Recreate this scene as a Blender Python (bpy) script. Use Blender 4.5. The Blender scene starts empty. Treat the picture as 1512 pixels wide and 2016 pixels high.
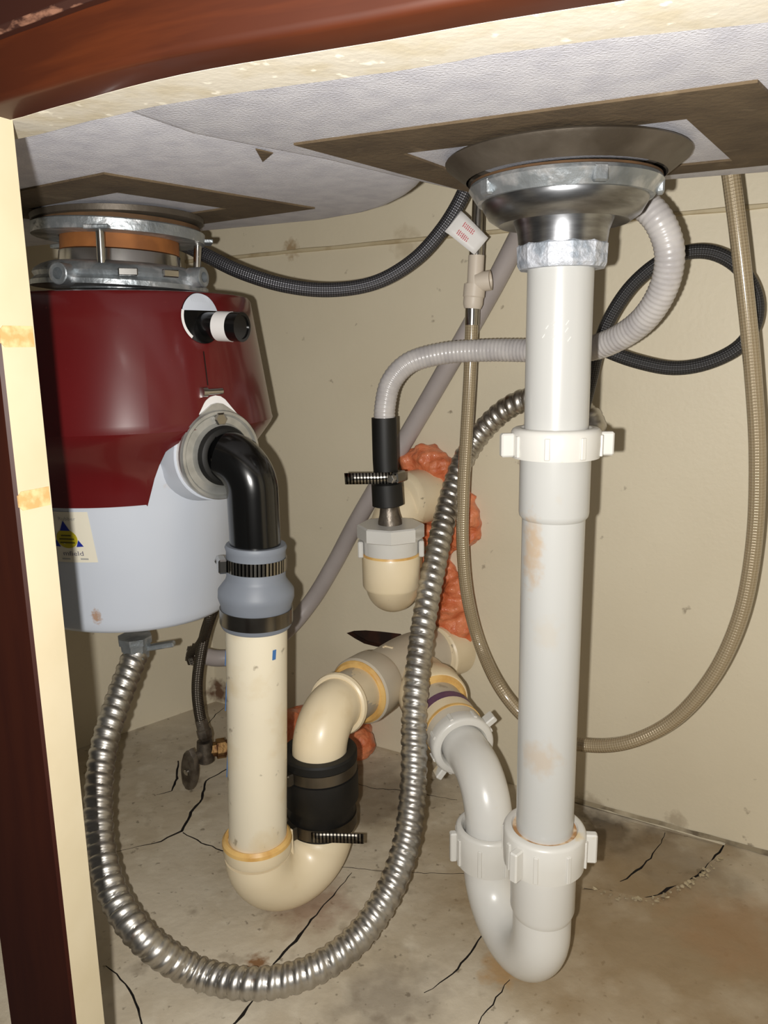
import bpy, bmesh, math, random
from math import sin, cos, pi, radians, sqrt, atan2, tan
from mathutils import Vector as V, Matrix, noise
from mathutils.geometry import delaunay_2d_cdt
random.seed(7)
SC = bpy.context.scene
COL = SC.collection

# ------------------------------------------------------------------ camera, flash, ambient, exposure
FPX, PITCH, ROLL, H = 1500.0, radians(12), radians(1.0), 0.47
CF = V((0, cos(PITCH), -sin(PITCH)))
_u0 = V((0, sin(PITCH), cos(PITCH))); _r0 = V((1, 0, 0))
CR = _r0 * cos(ROLL) - _u0 * sin(ROLL)
CU = _u0 * cos(ROLL) + _r0 * sin(ROLL)
CP = V((0, 0, H))
cam = bpy.data.objects.new('camera', bpy.data.cameras.new('camera')); COL.objects.link(cam)
cam.data.sensor_fit = 'VERTICAL'; cam.data.sensor_height = 36.0
cam.data.lens = FPX / 2016.0 * 36.0; cam.data.clip_start = 0.01
m = Matrix((CR, CU, -CF)).transposed().to_4x4(); m.translation = CP
cam.matrix_world = m
SC.camera = cam
flash = bpy.data.objects.new('phone_flash', bpy.data.lights.new('phone_flash', 'POINT')); COL.objects.link(flash)
flash.data.energy = 13.3; flash.data.shadow_soft_size = 0.003; flash.data.color = (1.0, 0.97, 0.92)
flash.location = CP - CR * 0.019 - CU * 0.006
W = bpy.data.worlds.new('world'); SC.world = W; W.use_nodes = True
W.node_tree.nodes['Background'].inputs[0].default_value = (1.0, 0.95, 0.88, 1)
W.node_tree.nodes['Background'].inputs[1].default_value = 0.05
SC.view_settings.view_transform = 'Standard'; SC.view_settings.look = 'None'
SC.view_settings.gamma = 1.0; SC.view_settings.exposure = 0.0
SC.view_settings.use_curve_mapping = False

def ray(x, y): return CF + CR * ((x - 756) / FPX) - CU * ((y - 1008) / FPX)
def at(x, y, Y): d = ray(x, y); return CP + d * (Y / d.y)
def atz(x, y, z): d = ray(x, y); return CP + d * ((z - H) / d.z)
WA = V((-0.237, 0.977, 0)); WD = V((0.8660254, -0.5, 0)); WN = V((-0.5, -0.8660254, 0))   # back wall corner, run, normal
LD = V((-0.756, -0.654, 0)); LN = V((0.654, -0.756, 0))                                    # left wall run, normal
def wallY(X): return 0.977 - 0.57735 * (X + 0.237)
def onwall(x, y, off=0.0):
    d = ray(x, y); p0 = WA + WN * off
    return CP + d * ((p0 - CP).dot(WN) / d.dot(WN))
def near(x, y, Y, gap):
    "point on the pixel ray at forward distance Y, kept at least gap in front of the back wall"
    p = at(x, y, Y)
    if (p - WA).dot(WN) < gap: p = onwall(x, y, gap)
    return p

# ------------------------------------------------------------------ materials
def lin(c):
    return tuple((v / 255 / 12.92 if v <= 10 else ((v / 255 + .055) / 1.055) ** 2.4) for v in c) + (1,)
def mat(name, col, rough=.5, metal=0.0, noise_=None, bump=None, stains=(), spots=(), coat=0.0, spec=.5, stripe=None, braid=None, wave=None, trans=0.0):
    M = bpy.data.materials.new(name); M.use_nodes = True
    nt = M.node_tree; N = nt.nodes; L = nt.links; b = N['Principled BSDF']
    b.inputs['Roughness'].default_value = rough; b.inputs['Metallic'].default_value = metal
    b.inputs['Coat Weight'].default_value = coat; b.inputs['Specular IOR Level'].default_value = spec
    b.inputs['Coat Roughness'].default_value = .12
    if trans: b.inputs['Transmission Weight'].default_value = trans
    tc = N.new('ShaderNodeTexCoord'); co = tc.outputs['Object']
    rgb = N.new('ShaderNodeRGB'); rgb.outputs[0].default_value = lin(col); cur = rgb.outputs[0]
    def math_(op, a, bb=None, clamp=False):
        n = N.new('ShaderNodeMath'); n.operation = op; n.use_clamp = clamp
        for i, v in enumerate((a, bb)):
            if v is None: continue
            if isinstance(v, (int, float)): n.inputs[i].default_value = v
            else: L.new(v, n.inputs[i])
        return n.outputs[0]
    def nz(scale, detail=4, vec=co, stretch=None):
        if stretch:
            mp = N.new('ShaderNodeMapping'); L.new(vec, mp.inputs[0]); mp.inputs['Scale'].default_value = stretch; vec = mp.outputs[0]
        n = N.new('ShaderNodeTexNoise'); n.inputs['Scale'].default_value = scale; n.inputs['Detail'].default_value = detail
        L.new(vec, n.inputs['Vector']); return n.outputs[0]
    def ramp(v, lo, hi):
        n = N.new('ShaderNodeMapRange'); n.inputs[1].default_value = lo; n.inputs[2].default_value = hi; L.new(v, n.inputs[0]); return n.outputs[0]
    def mix(fac, a, c):
        n = N.new('ShaderNodeMix'); n.data_type = 'RGBA'; L.new(fac, n.inputs[0]); L.new(a, n.inputs[6])
        if isinstance(c, tuple): n.inputs[7].default_value = lin(c)
        else: L.new(c, n.inputs[7])
        return n.outputs[2]
    if noise_:
        for (sc, c2, lo, hi, *st) in noise_: cur = mix(ramp(nz(sc, 4, co, st[0] if st else None), lo, hi), cur, c2)
    for (c2, sc, lo, hi, amt) in stains: cur = mix(math_('MULTIPLY', ramp(nz(sc, 6), lo, hi), amt), cur, c2)
    for (c2, pos, rad, amt, *st) in spots:       # a mark with its own place on the thing
        mp = N.new('ShaderNodeMapping'); L.new(co, mp.inputs[0])
        s = st[0] if st else (1, 1, 1)
        mp.inputs['Scale'].default_value = s; mp.inputs['Location'].default_value = (-pos[0] * s[0], -pos[1] * s[1], -pos[2] * s[2])
        ln = N.new('ShaderNodeVectorMath'); ln.operation = 'LENGTH'; L.new(mp.outputs[0], ln.inputs[0])
        d = math_('ADD', math_('DIVIDE', ln.outputs['Value'], rad), math_('MULTIPLY', math_('SUBTRACT', nz(2.2 / rad, 6), .5), 1.6))
        cur = mix(math_('MULTIPLY', ramp(d, 1.0, .35), amt), cur, c2)
    hgt = None; bs = bd = 0
    if stripe or braid:
        uv = N.new('ShaderNodeUVMap'); sp = N.new('ShaderNodeSeparateXYZ'); L.new(uv.outputs[0], sp.inputs[0]); U, Vv = sp.outputs[0], sp.outputs[1]
    if stripe:      # (colour, period in metres along the band, duty)
        fr = math_('FRACT', math_('DIVIDE', U, stripe[1])); mk = math_('LESS_THAN', fr, stripe[2])
        inb = math_('MULTIPLY', math_('GREATER_THAN', Vv, stripe[3]), math_('LESS_THAN', Vv, stripe[4]))
        cur = mix(math_('MULTIPLY', mk, inb), cur, stripe[0])
    if braid:       # (colour, strands around, pitch in metres, amount, bump)
        a = math_('MULTIPLY', U, 2 * pi * braid[1]); c = math_('MULTIPLY', Vv, 2 * pi / braid[2])
        w = math_('MULTIPLY', math_('SINE', math_('ADD', a, c)), math_('SINE', math_('SUBTRACT', a, c)))
        w = math_('ADD', math_('MULTIPLY', w, .5), .5)
        cur = mix(math_('MULTIPLY', w, braid[3]), cur, braid[0]); hgt = w; bs, bd = braid[4], .0006
    if wave:
        pass
    L.new(cur, b.inputs['Base Color'])
    if bump:
        hgt = nz(bump[0], 5, co, bump[3] if len(bump) > 3 else None); bs, bd = bump[1], bump[2]
    if hgt is not None:
        bp = N.new('ShaderNodeBump'); bp.inputs['Strength'].default_value = bs; bp.inputs['Distance'].default_value = bd
        L.new(hgt, bp.inputs['Height']); L.new(bp.outputs[0], b.inputs['Normal'])
    return M

# ------------------------------------------------------------------ mesh helpers
ORG = {}
def root(name, label, cat, base, group=None, kind=None):
    o = bpy.data.objects.new(name, None); COL.objects.link(o); o.location = base; o.empty_display_size = .01
    tag(o, label, cat, group, kind); ORG[o.name] = V(base); return o
def tag(o, label=None, cat=None, group=None, kind=None):
    if label: o['label'] = label
    if cat: o['category'] = cat
    if group: o['group'] = group
    if kind: o['kind'] = kind
    return o
def frame(d):
    d = V(d).normalized(); a = V((0, 0, 1)) if abs(d.z) < .9 else V((0, 1, 0))
    x = a.cross(d).normalized(); return x, d.cross(x).normalized(), d
def catmull(P, n=14):
    P = [V(p) for p in P]; Q = [P[0] * 2 - P[1]] + P + [P[-1] * 2 - P[-2]]; out = []
    for i in range(1, len(Q) - 2):
        p0, p1, p2, p3 = Q[i - 1:i + 3]
        t0 = 0; t1 = t0 + max((p1 - p0).length, 1e-6) ** .5; t2 = t1 + max((p2 - p1).length, 1e-6) ** .5; t3 = t2 + max((p3 - p2).length, 1e-6) ** .5
        for k in range(n):
            t = t1 + (t2 - t1) * k / n
            a1 = p0 * ((t1 - t) / (t1 - t0)) + p1 * ((t - t0) / (t1 - t0)); a2 = p1 * ((t2 - t) / (t2 - t1)) + p2 * ((t - t1) / (t2 - t1)); a3 = p2 * ((t3 - t) / (t3 - t2)) + p3 * ((t - t2) / (t3 - t2))
            b1 = a1 * ((t2 - t) / (t2 - t0)) + a2 * ((t - t0) / (t2 - t0)); b2 = a2 * ((t3 - t) / (t3 - t1)) + a3 * ((t - t1) / (t3 - t1))
            out.append(b1 * ((t2 - t) / (t2 - t1)) + b2 * ((t - t1) / (t2 - t1)))
    out.append(P[-1]); return out
def resample(P, step):
    out = [P[0]]; acc = 0
    L = sum((P[i + 1] - P[i]).length for i in range(len(P) - 1)); n = max(2, int(round(L / step))); st = L / n
    need = st
    for i in range(len(P) - 1):
        seg = (P[i + 1] - P[i]).length; pos = 0
        while seg - pos >= need - 1e-9 and len(out) < n:
            pos += need; out.append(P[i].lerp(P[i + 1], pos / seg)); need = st
        need -= seg - pos
    out.append(P[-1]); return out
def fillet(P, R, n=12):
    P = [V(p) for p in P]; out = [P[0]]
    for i in range(1, len(P) - 1):
        a = (P[i - 1] - P[i]).normalized(); c = (P[i + 1] - P[i]).normalized(); ang = a.angle(c)
        r = R[i - 1] if isinstance(R, (list, tuple)) else R
        d = min(r / tan(ang / 2), (P[i - 1] - P[i]).length * .999, (P[i + 1] - P[i]).length * .999); r = d * tan(ang / 2)
        cen = P[i] + (a + c).normalized() * (r / sin(ang / 2)); s = P[i] + a * d - cen; e = P[i] + c * d - cen; tot = s.angle(e); ax = s.cross(e).normalized()
        for k in range(n + 1): out.append(cen + Matrix.Rotation(tot * k / n, 3, ax) @ s)
    out.append(P[-1]); return out

class MB:
    def __init__(s): s.v = []; s.f = []; s.m = []; s.uv = []
    def face(s, idx, mi=0, uv=None): s.f.append(tuple(idx)); s.m.append(mi); s.uv.append(uv)
    def grid(s, rows, closed=True, uvs=None, mi=0, flip=False):
        "rows of points, quads between; closed = each row wraps"
        b = len(s.v); n = len(rows[0])
        for r in rows: s.v.extend(V(p) for p in r)
        for i in range(len(rows) - 1):
            for j in range(n if closed else n - 1):
                k = (j + 1) % n
                q = [b + i * n + j, b + i * n + k, b + (i + 1) * n + k, b + (i + 1) * n + j]
                u = None
                if uvs:
                    (ul, vs) = uvs; u = [(ul * j / n, vs[i]), (ul * (j + 1) / n, vs[i]), (ul * (j + 1) / n, vs[i + 1]), (ul * j / n, vs[i + 1])]
                if flip: q = q[::-1]; u = u[::-1] if u else None
                s.face(q, mi, u)
        return b
    def cap(s, b, n, flip=False, mi=0):
        idx = list(range(b, b + n)); s.face(idx[::-1] if not flip else idx, mi)
    def lathe(s, p0, d, prof, seg=40, caps=True, mi=0, squash=None):
        x, y, d = frame(d); rows = []; p0 = V(p0)
        for (t, r) in prof: rows.append([p0 + d * t + (x * cos(2 * pi * j / seg) + y * sin(2 * pi * j / seg)) * max(r, 1e-5) for j in range(seg)])
        rm = max(r for _, r in prof)
        vs = [prof[0][0]]
        for i in range(1, len(prof)): vs.append(vs[-1] + sqrt((prof[i][0] - prof[i - 1][0]) ** 2 + (prof[i][1] - prof[i - 1][1]) ** 2))
        b = s.grid(rows, True, (2 * pi * rm, vs), mi)
        if caps:
            if prof[0][1] > 1e-4: s.cap(b, seg, False, mi)
            if prof[-1][1] > 1e-4: s.cap(b + (len(prof) - 1) * seg, seg, True, mi)
        return s
    def ring(s, p0, d, prof, seg=40, mi=0):
        "closed profile of (t, r) swept round the axis"
        x, y, d = frame(d); rows = []; p0 = V(p0)
        for (t, r) in list(prof) + [prof[0]]: rows.append([p0 + d * t + (x * cos(2 * pi * j / seg) + y * sin(2 * pi * j / seg)) * r for j in range(seg)])
        rm = max(r for _, r in prof); vs = [0]; pp = list(prof) + [prof[0]]
        for i in range(1, len(pp)): vs.append(vs[-1] + sqrt((pp[i][0] - pp[i - 1][0]) ** 2 + (pp[i][1] - pp[i - 1][1]) ** 2))
        s.grid(rows, True, (2 * pi * rm, vs), mi); return s
    def tube(s, P, r, seg=20, rf=None, caps=True, mi=0):
        n = len(P); T = []
        for i in range(n): T.append((P[min(i + 1, n - 1)] - P[max(i - 1, 0)]).normalized())
        x, y, _ = frame(T[0]); rows = []; vs = []; S = 0
        for i in range(n):
            if i:
                q = T[i - 1].rotation_difference(T[i]); x = (q @ x); x = (x - T[i] * x.dot(T[i])).normalized(); S += (P[i] - P[i - 1]).length
            y = T[i].cross(x); row = []
            for j in range(seg):
                a = 2 * pi * j / seg; rr = rf(S, a) if rf else (r[i] if isinstance(r, list) else r)
                row.append(P[i] + (x * cos(a) + y * sin(a)) * rr)
            rows.append(row); vs.append(S)
        b = s.grid(rows, True, (1.0, vs), mi)
        if caps: s.cap(b, seg, False, mi); s.cap(b + (n - 1) * seg, seg, True, mi)
        return s
    def hull(s, pts, mi=0):
        bm = bmesh.new()
        for p in pts: bm.verts.new(p)
        r = bmesh.ops.convex_hull(bm, input=bm.verts[:])
        bmesh.ops.delete(bm, geom=[g for g in r['geom_interior'] if isinstance(g, bmesh.types.BMVert)], context='VERTS')
        bmesh.ops.recalc_face_normals(bm, faces=bm.faces[:])
        bmesh.ops.dissolve_limit(bm, angle_limit=.01, verts=bm.verts[:], edges=bm.edges[:])
        bm.verts.index_update(); b = len(s.v); s.v.extend(v.co.copy() for v in bm.verts)
        for f in bm.faces: s.face([b + v.index for v in f.verts], mi)
        bm.free(); return s
    def box(s, c, ax, ay, az, hx, hy, hz, ch=.0, mi=0):
        c = V(c); ax, ay, az = V(ax).normalized(), V(ay).normalized(), V(az).normalized(); pts = []
        for i in (-1, 1):
            for j in (-1, 1):
                for k in (-1, 1):
                    if ch <= 0: pts.append(c + ax * (i * hx) + ay * (j * hy) + az * (k * hz))
                    else:
                        for (a, b_, d) in ((ch, 0, 0), (0, ch, 0), (0, 0, ch)):
                            a_, bb, dd = (0, ch, ch) if a else ((ch, 0, ch) if b_ else (ch, ch, 0))
                            pts.append(c + ax * (i * (hx - a_)) + ay * (j * (hy - bb)) + az * (k * (hz - dd)))
        return s.hull(pts, mi)
    def prism(s, poly, d, mi=0):
        "polygon of 3-d points extruded by vector d"
        b = len(s.v); n = len(poly); d = V(d)
        s.v.extend(V(p) for p in poly); s.v.extend(V(p) + d for p in poly)
        s.face(list(range(b, b + n))[::-1], mi); s.face(list(range(b + n, b + 2 * n)), mi)
        for i in range(n): s.face([b + i, b + (i + 1) % n, b + n + (i + 1) % n, b + n + i], mi)
        return s
    def build(s, name, mats, parent=None, base=None, sharp=32, smooth=True):
        if not isinstance(mats, (list, tuple)): mats = [mats]
        org = ORG[parent.name] if parent else V(base if base is not None else (0, 0, 0))
        me = bpy.data.meshes.new(name); me.from_pydata([tuple(v - org) for v in s.v], [], s.f)
        for mm in mats: me.materials.append(mm)
        me.polygons.foreach_set('material_index', s.m)
        if any(u for u in s.uv):
            ul = me.uv_layers.new(name='UVMap'); k = 0
            for f, u in zip(s.f, s.uv):
                for q in range(len(f)):
                    if u: ul.data[k].uv = u[q]
                    k += 1
        bm = bmesh.new(); bm.from_mesh(me); bmesh.ops.remove_doubles(bm, verts=bm.verts[:], dist=1e-7); bmesh.ops.recalc_face_normals(bm, faces=bm.faces[:]); bm.to_mesh(me); bm.free()
        if smooth:
            me.polygons.foreach_set('use_smooth', [True] * len(me.polygons)); me.set_sharp_from_angle(angle=radians(sharp))
        o = bpy.data.objects.new(name, me); COL.objects.link(o)
        if parent: o.parent = parent
        else: o.location = org
        ORG[o.name] = org; return o
def text_polys(txt, size):
    cu = bpy.data.curves.new('t', 'FONT'); cu.body = txt; cu.size = size; cu.resolution_u = 2
    ob = bpy.data.objects.new('t', cu); COL.objects.link(ob)
    dg = bpy.context.evaluated_depsgraph_get(); me = bpy.data.meshes.new_from_object(ob.evaluated_get(dg))
    vs = [v.co.copy() for v in me.vertices]; fs = [tuple(p.vertices) for p in me.polygons]
    bpy.data.objects.remove(ob); bpy.data.meshes.remove(me); bpy.data.curves.remove(cu)
    return vs, fs
def inpoly(x, y, P):
    c = False; n = len(P); j = n - 1
    for i in range(n):
        if (P[i][1] > y) != (P[j][1] > y) and x < (P[j][0] - P[i][0]) * (y - P[i][1]) / (P[j][1] - P[i][1]) + P[i][0]: c = not c
        j = i
    return c
def sheet(outer, holes, step, zf, to3, wall=.006):
    "2-d sheet with real cut-outs: triangulated, cut edges get walls. zf(x, y) height, to3(x, y, h) places it"
    vs = []; es = []
    def loop(P):
        b = len(vs); vs.extend(V((p[0], p[1])) for p in P)
        es.extend((b + i, b + (i + 1) % len(P)) for i in range(len(P)))
    loop(outer)
    for hpoly in holes: loop(hpoly)
    xs = [p[0] for p in outer]; ys = [p[1] for p in outer]; x = min(xs)
    while x < max(xs):
        y = min(ys)
        while y < max(ys):
            px, py = x + random.uniform(-.3, .3) * step, y + random.uniform(-.3, .3) * step
            if inpoly(px, py, outer): vs.append(V((px, py)))
            y += step
        x += step
    r = delaunay_2d_cdt(vs, es, [], 0, 1e-6); P2, F2 = r[0], r[2]
    mb = MB(); mb.v = [V(to3(p.x, p.y, zf(p.x, p.y))) for p in P2]
    keep = []
    for f in F2:
        cx = sum(P2[i].x for i in f) / len(f); cy = sum(P2[i].y for i in f) / len(f)
        if inpoly(cx, cy, outer) and not any(inpoly(cx, cy, h) for h in holes): keep.append(tuple(f)); mb.face(f)
    cnt = {}
    for f in keep:
        for i in range(len(f)):
            a, c = f[i], f[(i + 1) % len(f)]; cnt.setdefault((min(a, c), max(a, c)), []).append((a, c))
    low = {}
    def lowv(i):
        if i not in low: low[i] = len(mb.v); mb.v.append(V(to3(P2[i].x, P2[i].y, zf(P2[i].x, P2[i].y) - wall)))
        return low[i]
    for k, e in cnt.items():
        if len(e) == 1: a, c = e[0]; mb.face([c, a, lowv(a), lowv(c)], 1)
    return mb
def crackpoly(P, w):
    "ragged slit round a polyline in 2-d; w = half widths per point"
    Q = []; ws = []
    for i in range(len(P) - 1):
        n = max(2, int((V(P[i + 1]) - V(P[i])).length / .006))
        for k in range(n):
            t = k / n; Q.append(V(P[i]).lerp(V(P[i + 1]), t)); ws.append(w[i] * (1 - t) + w[i + 1] * t)
    Q.append(V(P[-1])); ws.append(w[-1]); l = []; r_ = []
    for i, q in enumerate(Q):
        d = (Q[min(i + 1, len(Q) - 1)] - Q[max(i - 1, 0)]).normalized(); nn = V((-d.y, d.x))
        j = random.uniform(-1, 1) * .0009; c = q + nn * j; ww = max(ws[i] * .85, .0003) * random.uniform(.75, 1.25)
        l.append(c + nn * ww); r_.append(c - nn * ww)
    return [(p.x, p.y) for p in l + r_[::-1]]

# ------------------------------------------------------------------ material set
def fl(x, y): p = atz(x, y, 0); return (p.x, p.y, 0)
def wl(x, y): p = onwall(x, y); return (p.x, p.y, p.z)
M_floor = mat('painted_board_floor', (198, 187, 167), .62, noise_=[(9, (178, 164, 140), .42, .66), (38, (208, 198, 178), .55, .75)],
    stains=[((78, 66, 50), 130, .645, .71, .55), ((96, 78, 56), 34, .6, .72, .45)],
    spots=[((52, 42, 33), fl(1200, 1635), .055, .85), ((70, 56, 42), fl(1330, 1690), .07, .5), ((140, 118, 86), fl(1330, 1850), .17, .85), ((142, 122, 92), fl(1000, 1750), .12, .6),
           ((120, 76, 28), fl(508, 1893), .011, .9), ((172, 132, 78), fl(985, 1908), .02, .6), ((92, 76, 58), fl(740, 1560), .08, .6), ((128, 88, 66), fl(620, 1780), .04, .5),
           ((82, 66, 50), fl(760, 1960), .05, .45), ((150, 118, 84), fl(1440, 1830), .06, .6), ((100, 84, 66), fl(600, 1540), .05, .5)],
    bump=(60, .35, .004))
M_sub = mat('dark_gap', (38, 30, 22), .9)
M_crumb = mat('crumbled_board', (178, 164, 134), .85, noise_=[(120, (150, 136, 112), .4, .6)])
M_wall = mat('cream_painted_panel', (222, 212, 188), .5, noise_=[(5, (214, 203, 178), .35, .7)],
    stains=[((96, 78, 56), 60, .70, .76, .6)],
    spots=[((150, 120, 78), wl(572, 490), .012, .75), ((120, 96, 66), wl(1165, 1585), .015, .4), ((120, 98, 70), wl(1330, 1615), .012, .4),
           ((92, 52, 26), wl(432, 1360), .02, .9), ((160, 140, 105), wl(800, 480), .02, .4)], bump=(220, .12, .002))
M_wall_lower = mat('greyed_panel', (188, 176, 152), .55, noise_=[(14, (168, 156, 134), .4, .7)], bump=(120, .15, .002))
M_seam = mat('caulk_line', (196, 182, 150), .6, noise_=[(30, (168, 148, 112), .5, .7)])
M_mildew = mat('mildewed_caulk', (140, 128, 104), .8, noise_=[(45, (100, 88, 70), .5, .62), (18, (178, 166, 142), .5, .62)])
M_hole = mat('bare_wood_hole', (70, 36, 18), .8, noise_=[(40, (40, 22, 12), .4, .6)])
M_ceiling = mat('counter_underside', (150, 140, 122), .8)
M_cream = mat('unfinished_cream_edge', (186, 174, 147), .5, noise_=[(20, (180, 167, 138), .4, .7)], bump=(80, .08, .001))
M_scar = mat('hinge_scar', (182, 142, 90), .7, noise_=[(200, (200, 170, 124), .4, .6)])
M_strip = mat('bleached_support_strip', (200, 193, 178), .7, noise_=[(60, (192, 182, 160), .45, .65)], stains=[((236, 230, 214), 130, .62, .68, .9)], bump=(260, .2, .0012))
M_stain = mat('cherry_stained_wood', (62, 25, 8), .5, noise_=[(9, (48, 18, 6), .35, .7), (60, (70, 30, 10), .45, .7, (.25, .25, 3))], coat=.12, spec=.3)
M_stain_dark = mat('dark_stained_stile', (46, 16, 6), .5, noise_=[(30, (40, 12, 5), .35, .7, (4, 4, .5))], coat=.08, spec=.3)
M_front = mat('dark_drawer_front', (44, 18, 8), .5, noise_=[(14, (44, 15, 7), .35, .7)], coat=.25)
M_wear = mat('scuffed_front_edge', (44, 18, 8), .6, noise_=[(160, (118, 82, 64), .5, .62, (.6, .6, 2))])
M_coat = mat('grey_sound_coating', (214, 214, 222), .8, noise_=[(60, (200, 200, 210), .4, .65)], stains=[((232, 230, 228), 55, .7, .74, .8)], bump=(700, .4, .0016))
M_pad = mat('brown_butyl_pad', (98, 82, 60), .85, noise_=[(26, (80, 65, 46), .4, .65)], stains=[((128, 112, 88), 40, .62, .72, .5)], bump=(240, .4, .002))
M_steel = mat('brushed_steel', (166, 168, 172), .3, 1.0, noise_=[(40, (126, 126, 128), .4, .7, (1, 1, 6))])
M_zinc = mat('zinc_crusted_nut', (168, 174, 178), .42, .75, noise_=[(70, (206, 208, 210), .52, .62), (24, (120, 126, 130), .5, .7)], bump=(160, .4, .002))
M_lime = mat('lime_crusted_nut', (196, 200, 208), .6, .35, noise_=[(90, (150, 158, 168), .5, .62)], bump=(200, .7, .003))
M_gasket = mat('brown_fibre_gasket', (92, 66, 40), .8, noise_=[(60, (76, 54, 32), .4, .65)])
M_fibre = mat('rusty_fibre_sleeve', (160, 100, 48), .75, noise_=[(30, (124, 74, 32), .4, .65)])
M_outlet = mat('stained_drain_outlet', (98, 90, 80), .5, .5, noise_=[(26, (70, 62, 52), .4, .65)], bump=(120, .2, .002))
M_white = mat('white_pvc', (212, 211, 207), .3, noise_=[(14, (206, 204, 198), .4, .7)], stains=[((200, 174, 122), 18, .68, .78, .55)], coat=.15)
M_white2 = mat('white_pvc_nut', (211, 209, 203), .36, stains=[((216, 186, 118), 40, .66, .74, .6)], coat=.1)
M_tube = mat('white_pvc_tube', (190, 190, 187), .28, stains=[((196, 164, 112), 22, .66, .78, .45)], coat=.15)
M_grime = mat('rust_grime', (170, 128, 84), .8, noise_=[(120, (214, 190, 160), .45, .6)])
M_beige = mat('aged_beige_pvc', (234, 218, 186), .36, noise_=[(12, (226, 208, 172), .4, .7)], stains=[((200, 172, 124), 24, .56, .72, .5), ((90, 74, 56), 80, .68, .73, .6)], coat=.12)
M_beigepipe = mat('aged_cream_pipe', (232, 222, 198), .42, noise_=[(8, (222, 212, 190), .4, .7)], stains=[((206, 180, 128), 24, .52, .70, .55), ((120, 104, 80), 90, .66, .72, .6)])
M_bluewear = mat('blue_paint_smear', (64, 112, 170), .6)
M_grey_pvc = mat('grey_cast_pvc', (200, 190, 172), .4, noise_=[(12, (186, 176, 158), .4, .7)], stains=[((120, 104, 84), 40, .68, .74, .5)])
M_glue = mat('amber_glue_bead', (226, 186, 116), .35, noise_=[(60, (206, 160, 90), .4, .6)])
M_purple = mat('purple_primer', (92, 62, 92), .5, noise_=[(60, (110, 76, 100), .4, .6)])
M_red = mat('maroon_enamel', (90, 15, 17), .28, noise_=[(6, (82, 12, 15), .35, .7)], stains=[((140, 60, 60), 110, .72, .76, .5)], coat=.4)
M_grey = mat('pale_grey_enamel', (198, 204, 214), .34, noise_=[(5, (190, 196, 207), .4, .7)], stains=[((178, 150, 128), 70, .74, .78, .7)], coat=.2)
M_black = mat('black_plastic', (10, 10, 10), .22, coat=.4)
M_rubber = mat('black_rubber', (11, 11, 10), .55, noise_=[(40, (20, 18, 16), .5, .7)])
M_rubber_grey = mat('grey_rubber', (128, 134, 144), .5, noise_=[(12, (118, 124, 134), .4, .7)])
M_chrome = mat('bright_steel', (190, 188, 184), .18, 1.0)
M_flange = mat('brushed_aluminium', (206, 206, 202), .38, .75, noise_=[(50, (170, 170, 166), .4, .7)])
M_clamp = mat('slotted_clamp_band', (168, 164, 156), .24, 1.0, stripe=((26, 24, 22), .0030, .42, .0004, 1.0))
M_band = mat('plain_clamp_band', (142, 138, 130), .25, 1.0, noise_=[(30, (110, 104, 96), .4, .7)])
M_darkclamp = mat('dull_clamp_band', (112, 104, 92), .34, .9, noise_=[(30, (82, 76, 66), .4, .7)])
M_darkstrap = mat('dull_slotted_strap', (120, 114, 104), .3, .9, stripe=((24, 22, 20), .0030, .45, .0, 1.0))
M_conduit = mat('galvanized_conduit', (196, 193, 187), .4, 1.0, noise_=[(30, (172, 166, 158), .42, .68)], stains=[((120, 78, 40), 60, .70, .76, .6)])
M_brdark = mat('dark_steel_braid', (54, 54, 58), .38, .7, braid=((150, 150, 156), 10, .0042, .55, .8))
M_brblack = mat('black_braid', (34, 33, 33), .42, .35, braid=((92, 92, 96), 10, .0038, .5, .8))
M_brclear = mat('clear_braided_vinyl', (150, 133, 104), .25, .15, braid=((206, 194, 168), 8, .0045, .35, .7), coat=1.0)
M_brsteel = mat('worn_steel_braid', (104, 98, 90), .32, .85, braid=((52, 48, 44), 10, .004, .6, .8))
M_drainhose = mat('translucent_grey_hose', (196, 192, 190), .34, noise_=[(60, (178, 174, 174), .4, .65)], coat=.3)
M_smooth = mat('grey_drain_tube', (176, 168, 166), .4, noise_=[(18, (164, 156, 154), .4, .7)])
M_ivory = mat('ivory_plastic', (216, 204, 188), .45)
M_foam = mat('orange_expanding_foam', (226, 138, 96), .42, noise_=[(70, (204, 104, 62), .4, .65)], bump=(300, .5, .003), coat=.3)
M_brass = mat('corroded_brass', (150, 116, 70), .5, .6, noise_=[(90, (96, 60, 30), .45, .6)], bump=(200, .4, .002))
M_oldmetal = mat('corroded_valve_metal', (120, 112, 102), .42, .7, noise_=[(70, (80, 72, 64), .42, .62)], bump=(160, .4, .002))
M_label = mat('cream_sticker', (222, 216, 198), .5)
M_blue = mat('print_blue', (22, 40, 140), .5)
M_yellow = mat('print_yellow', (178, 164, 30), .5)
M_ink = mat('print_ink', (96, 94, 112), .6)
M_inkdark = mat('print_dark_olive', (84, 78, 16), .6)
M_inkgrey = mat('print_grey', (160, 160, 156), .6)
M_tag = mat('white_paper_tag', (226, 224, 222), .5)
M_redink = mat('print_red', (196, 92, 98), .6)

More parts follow.
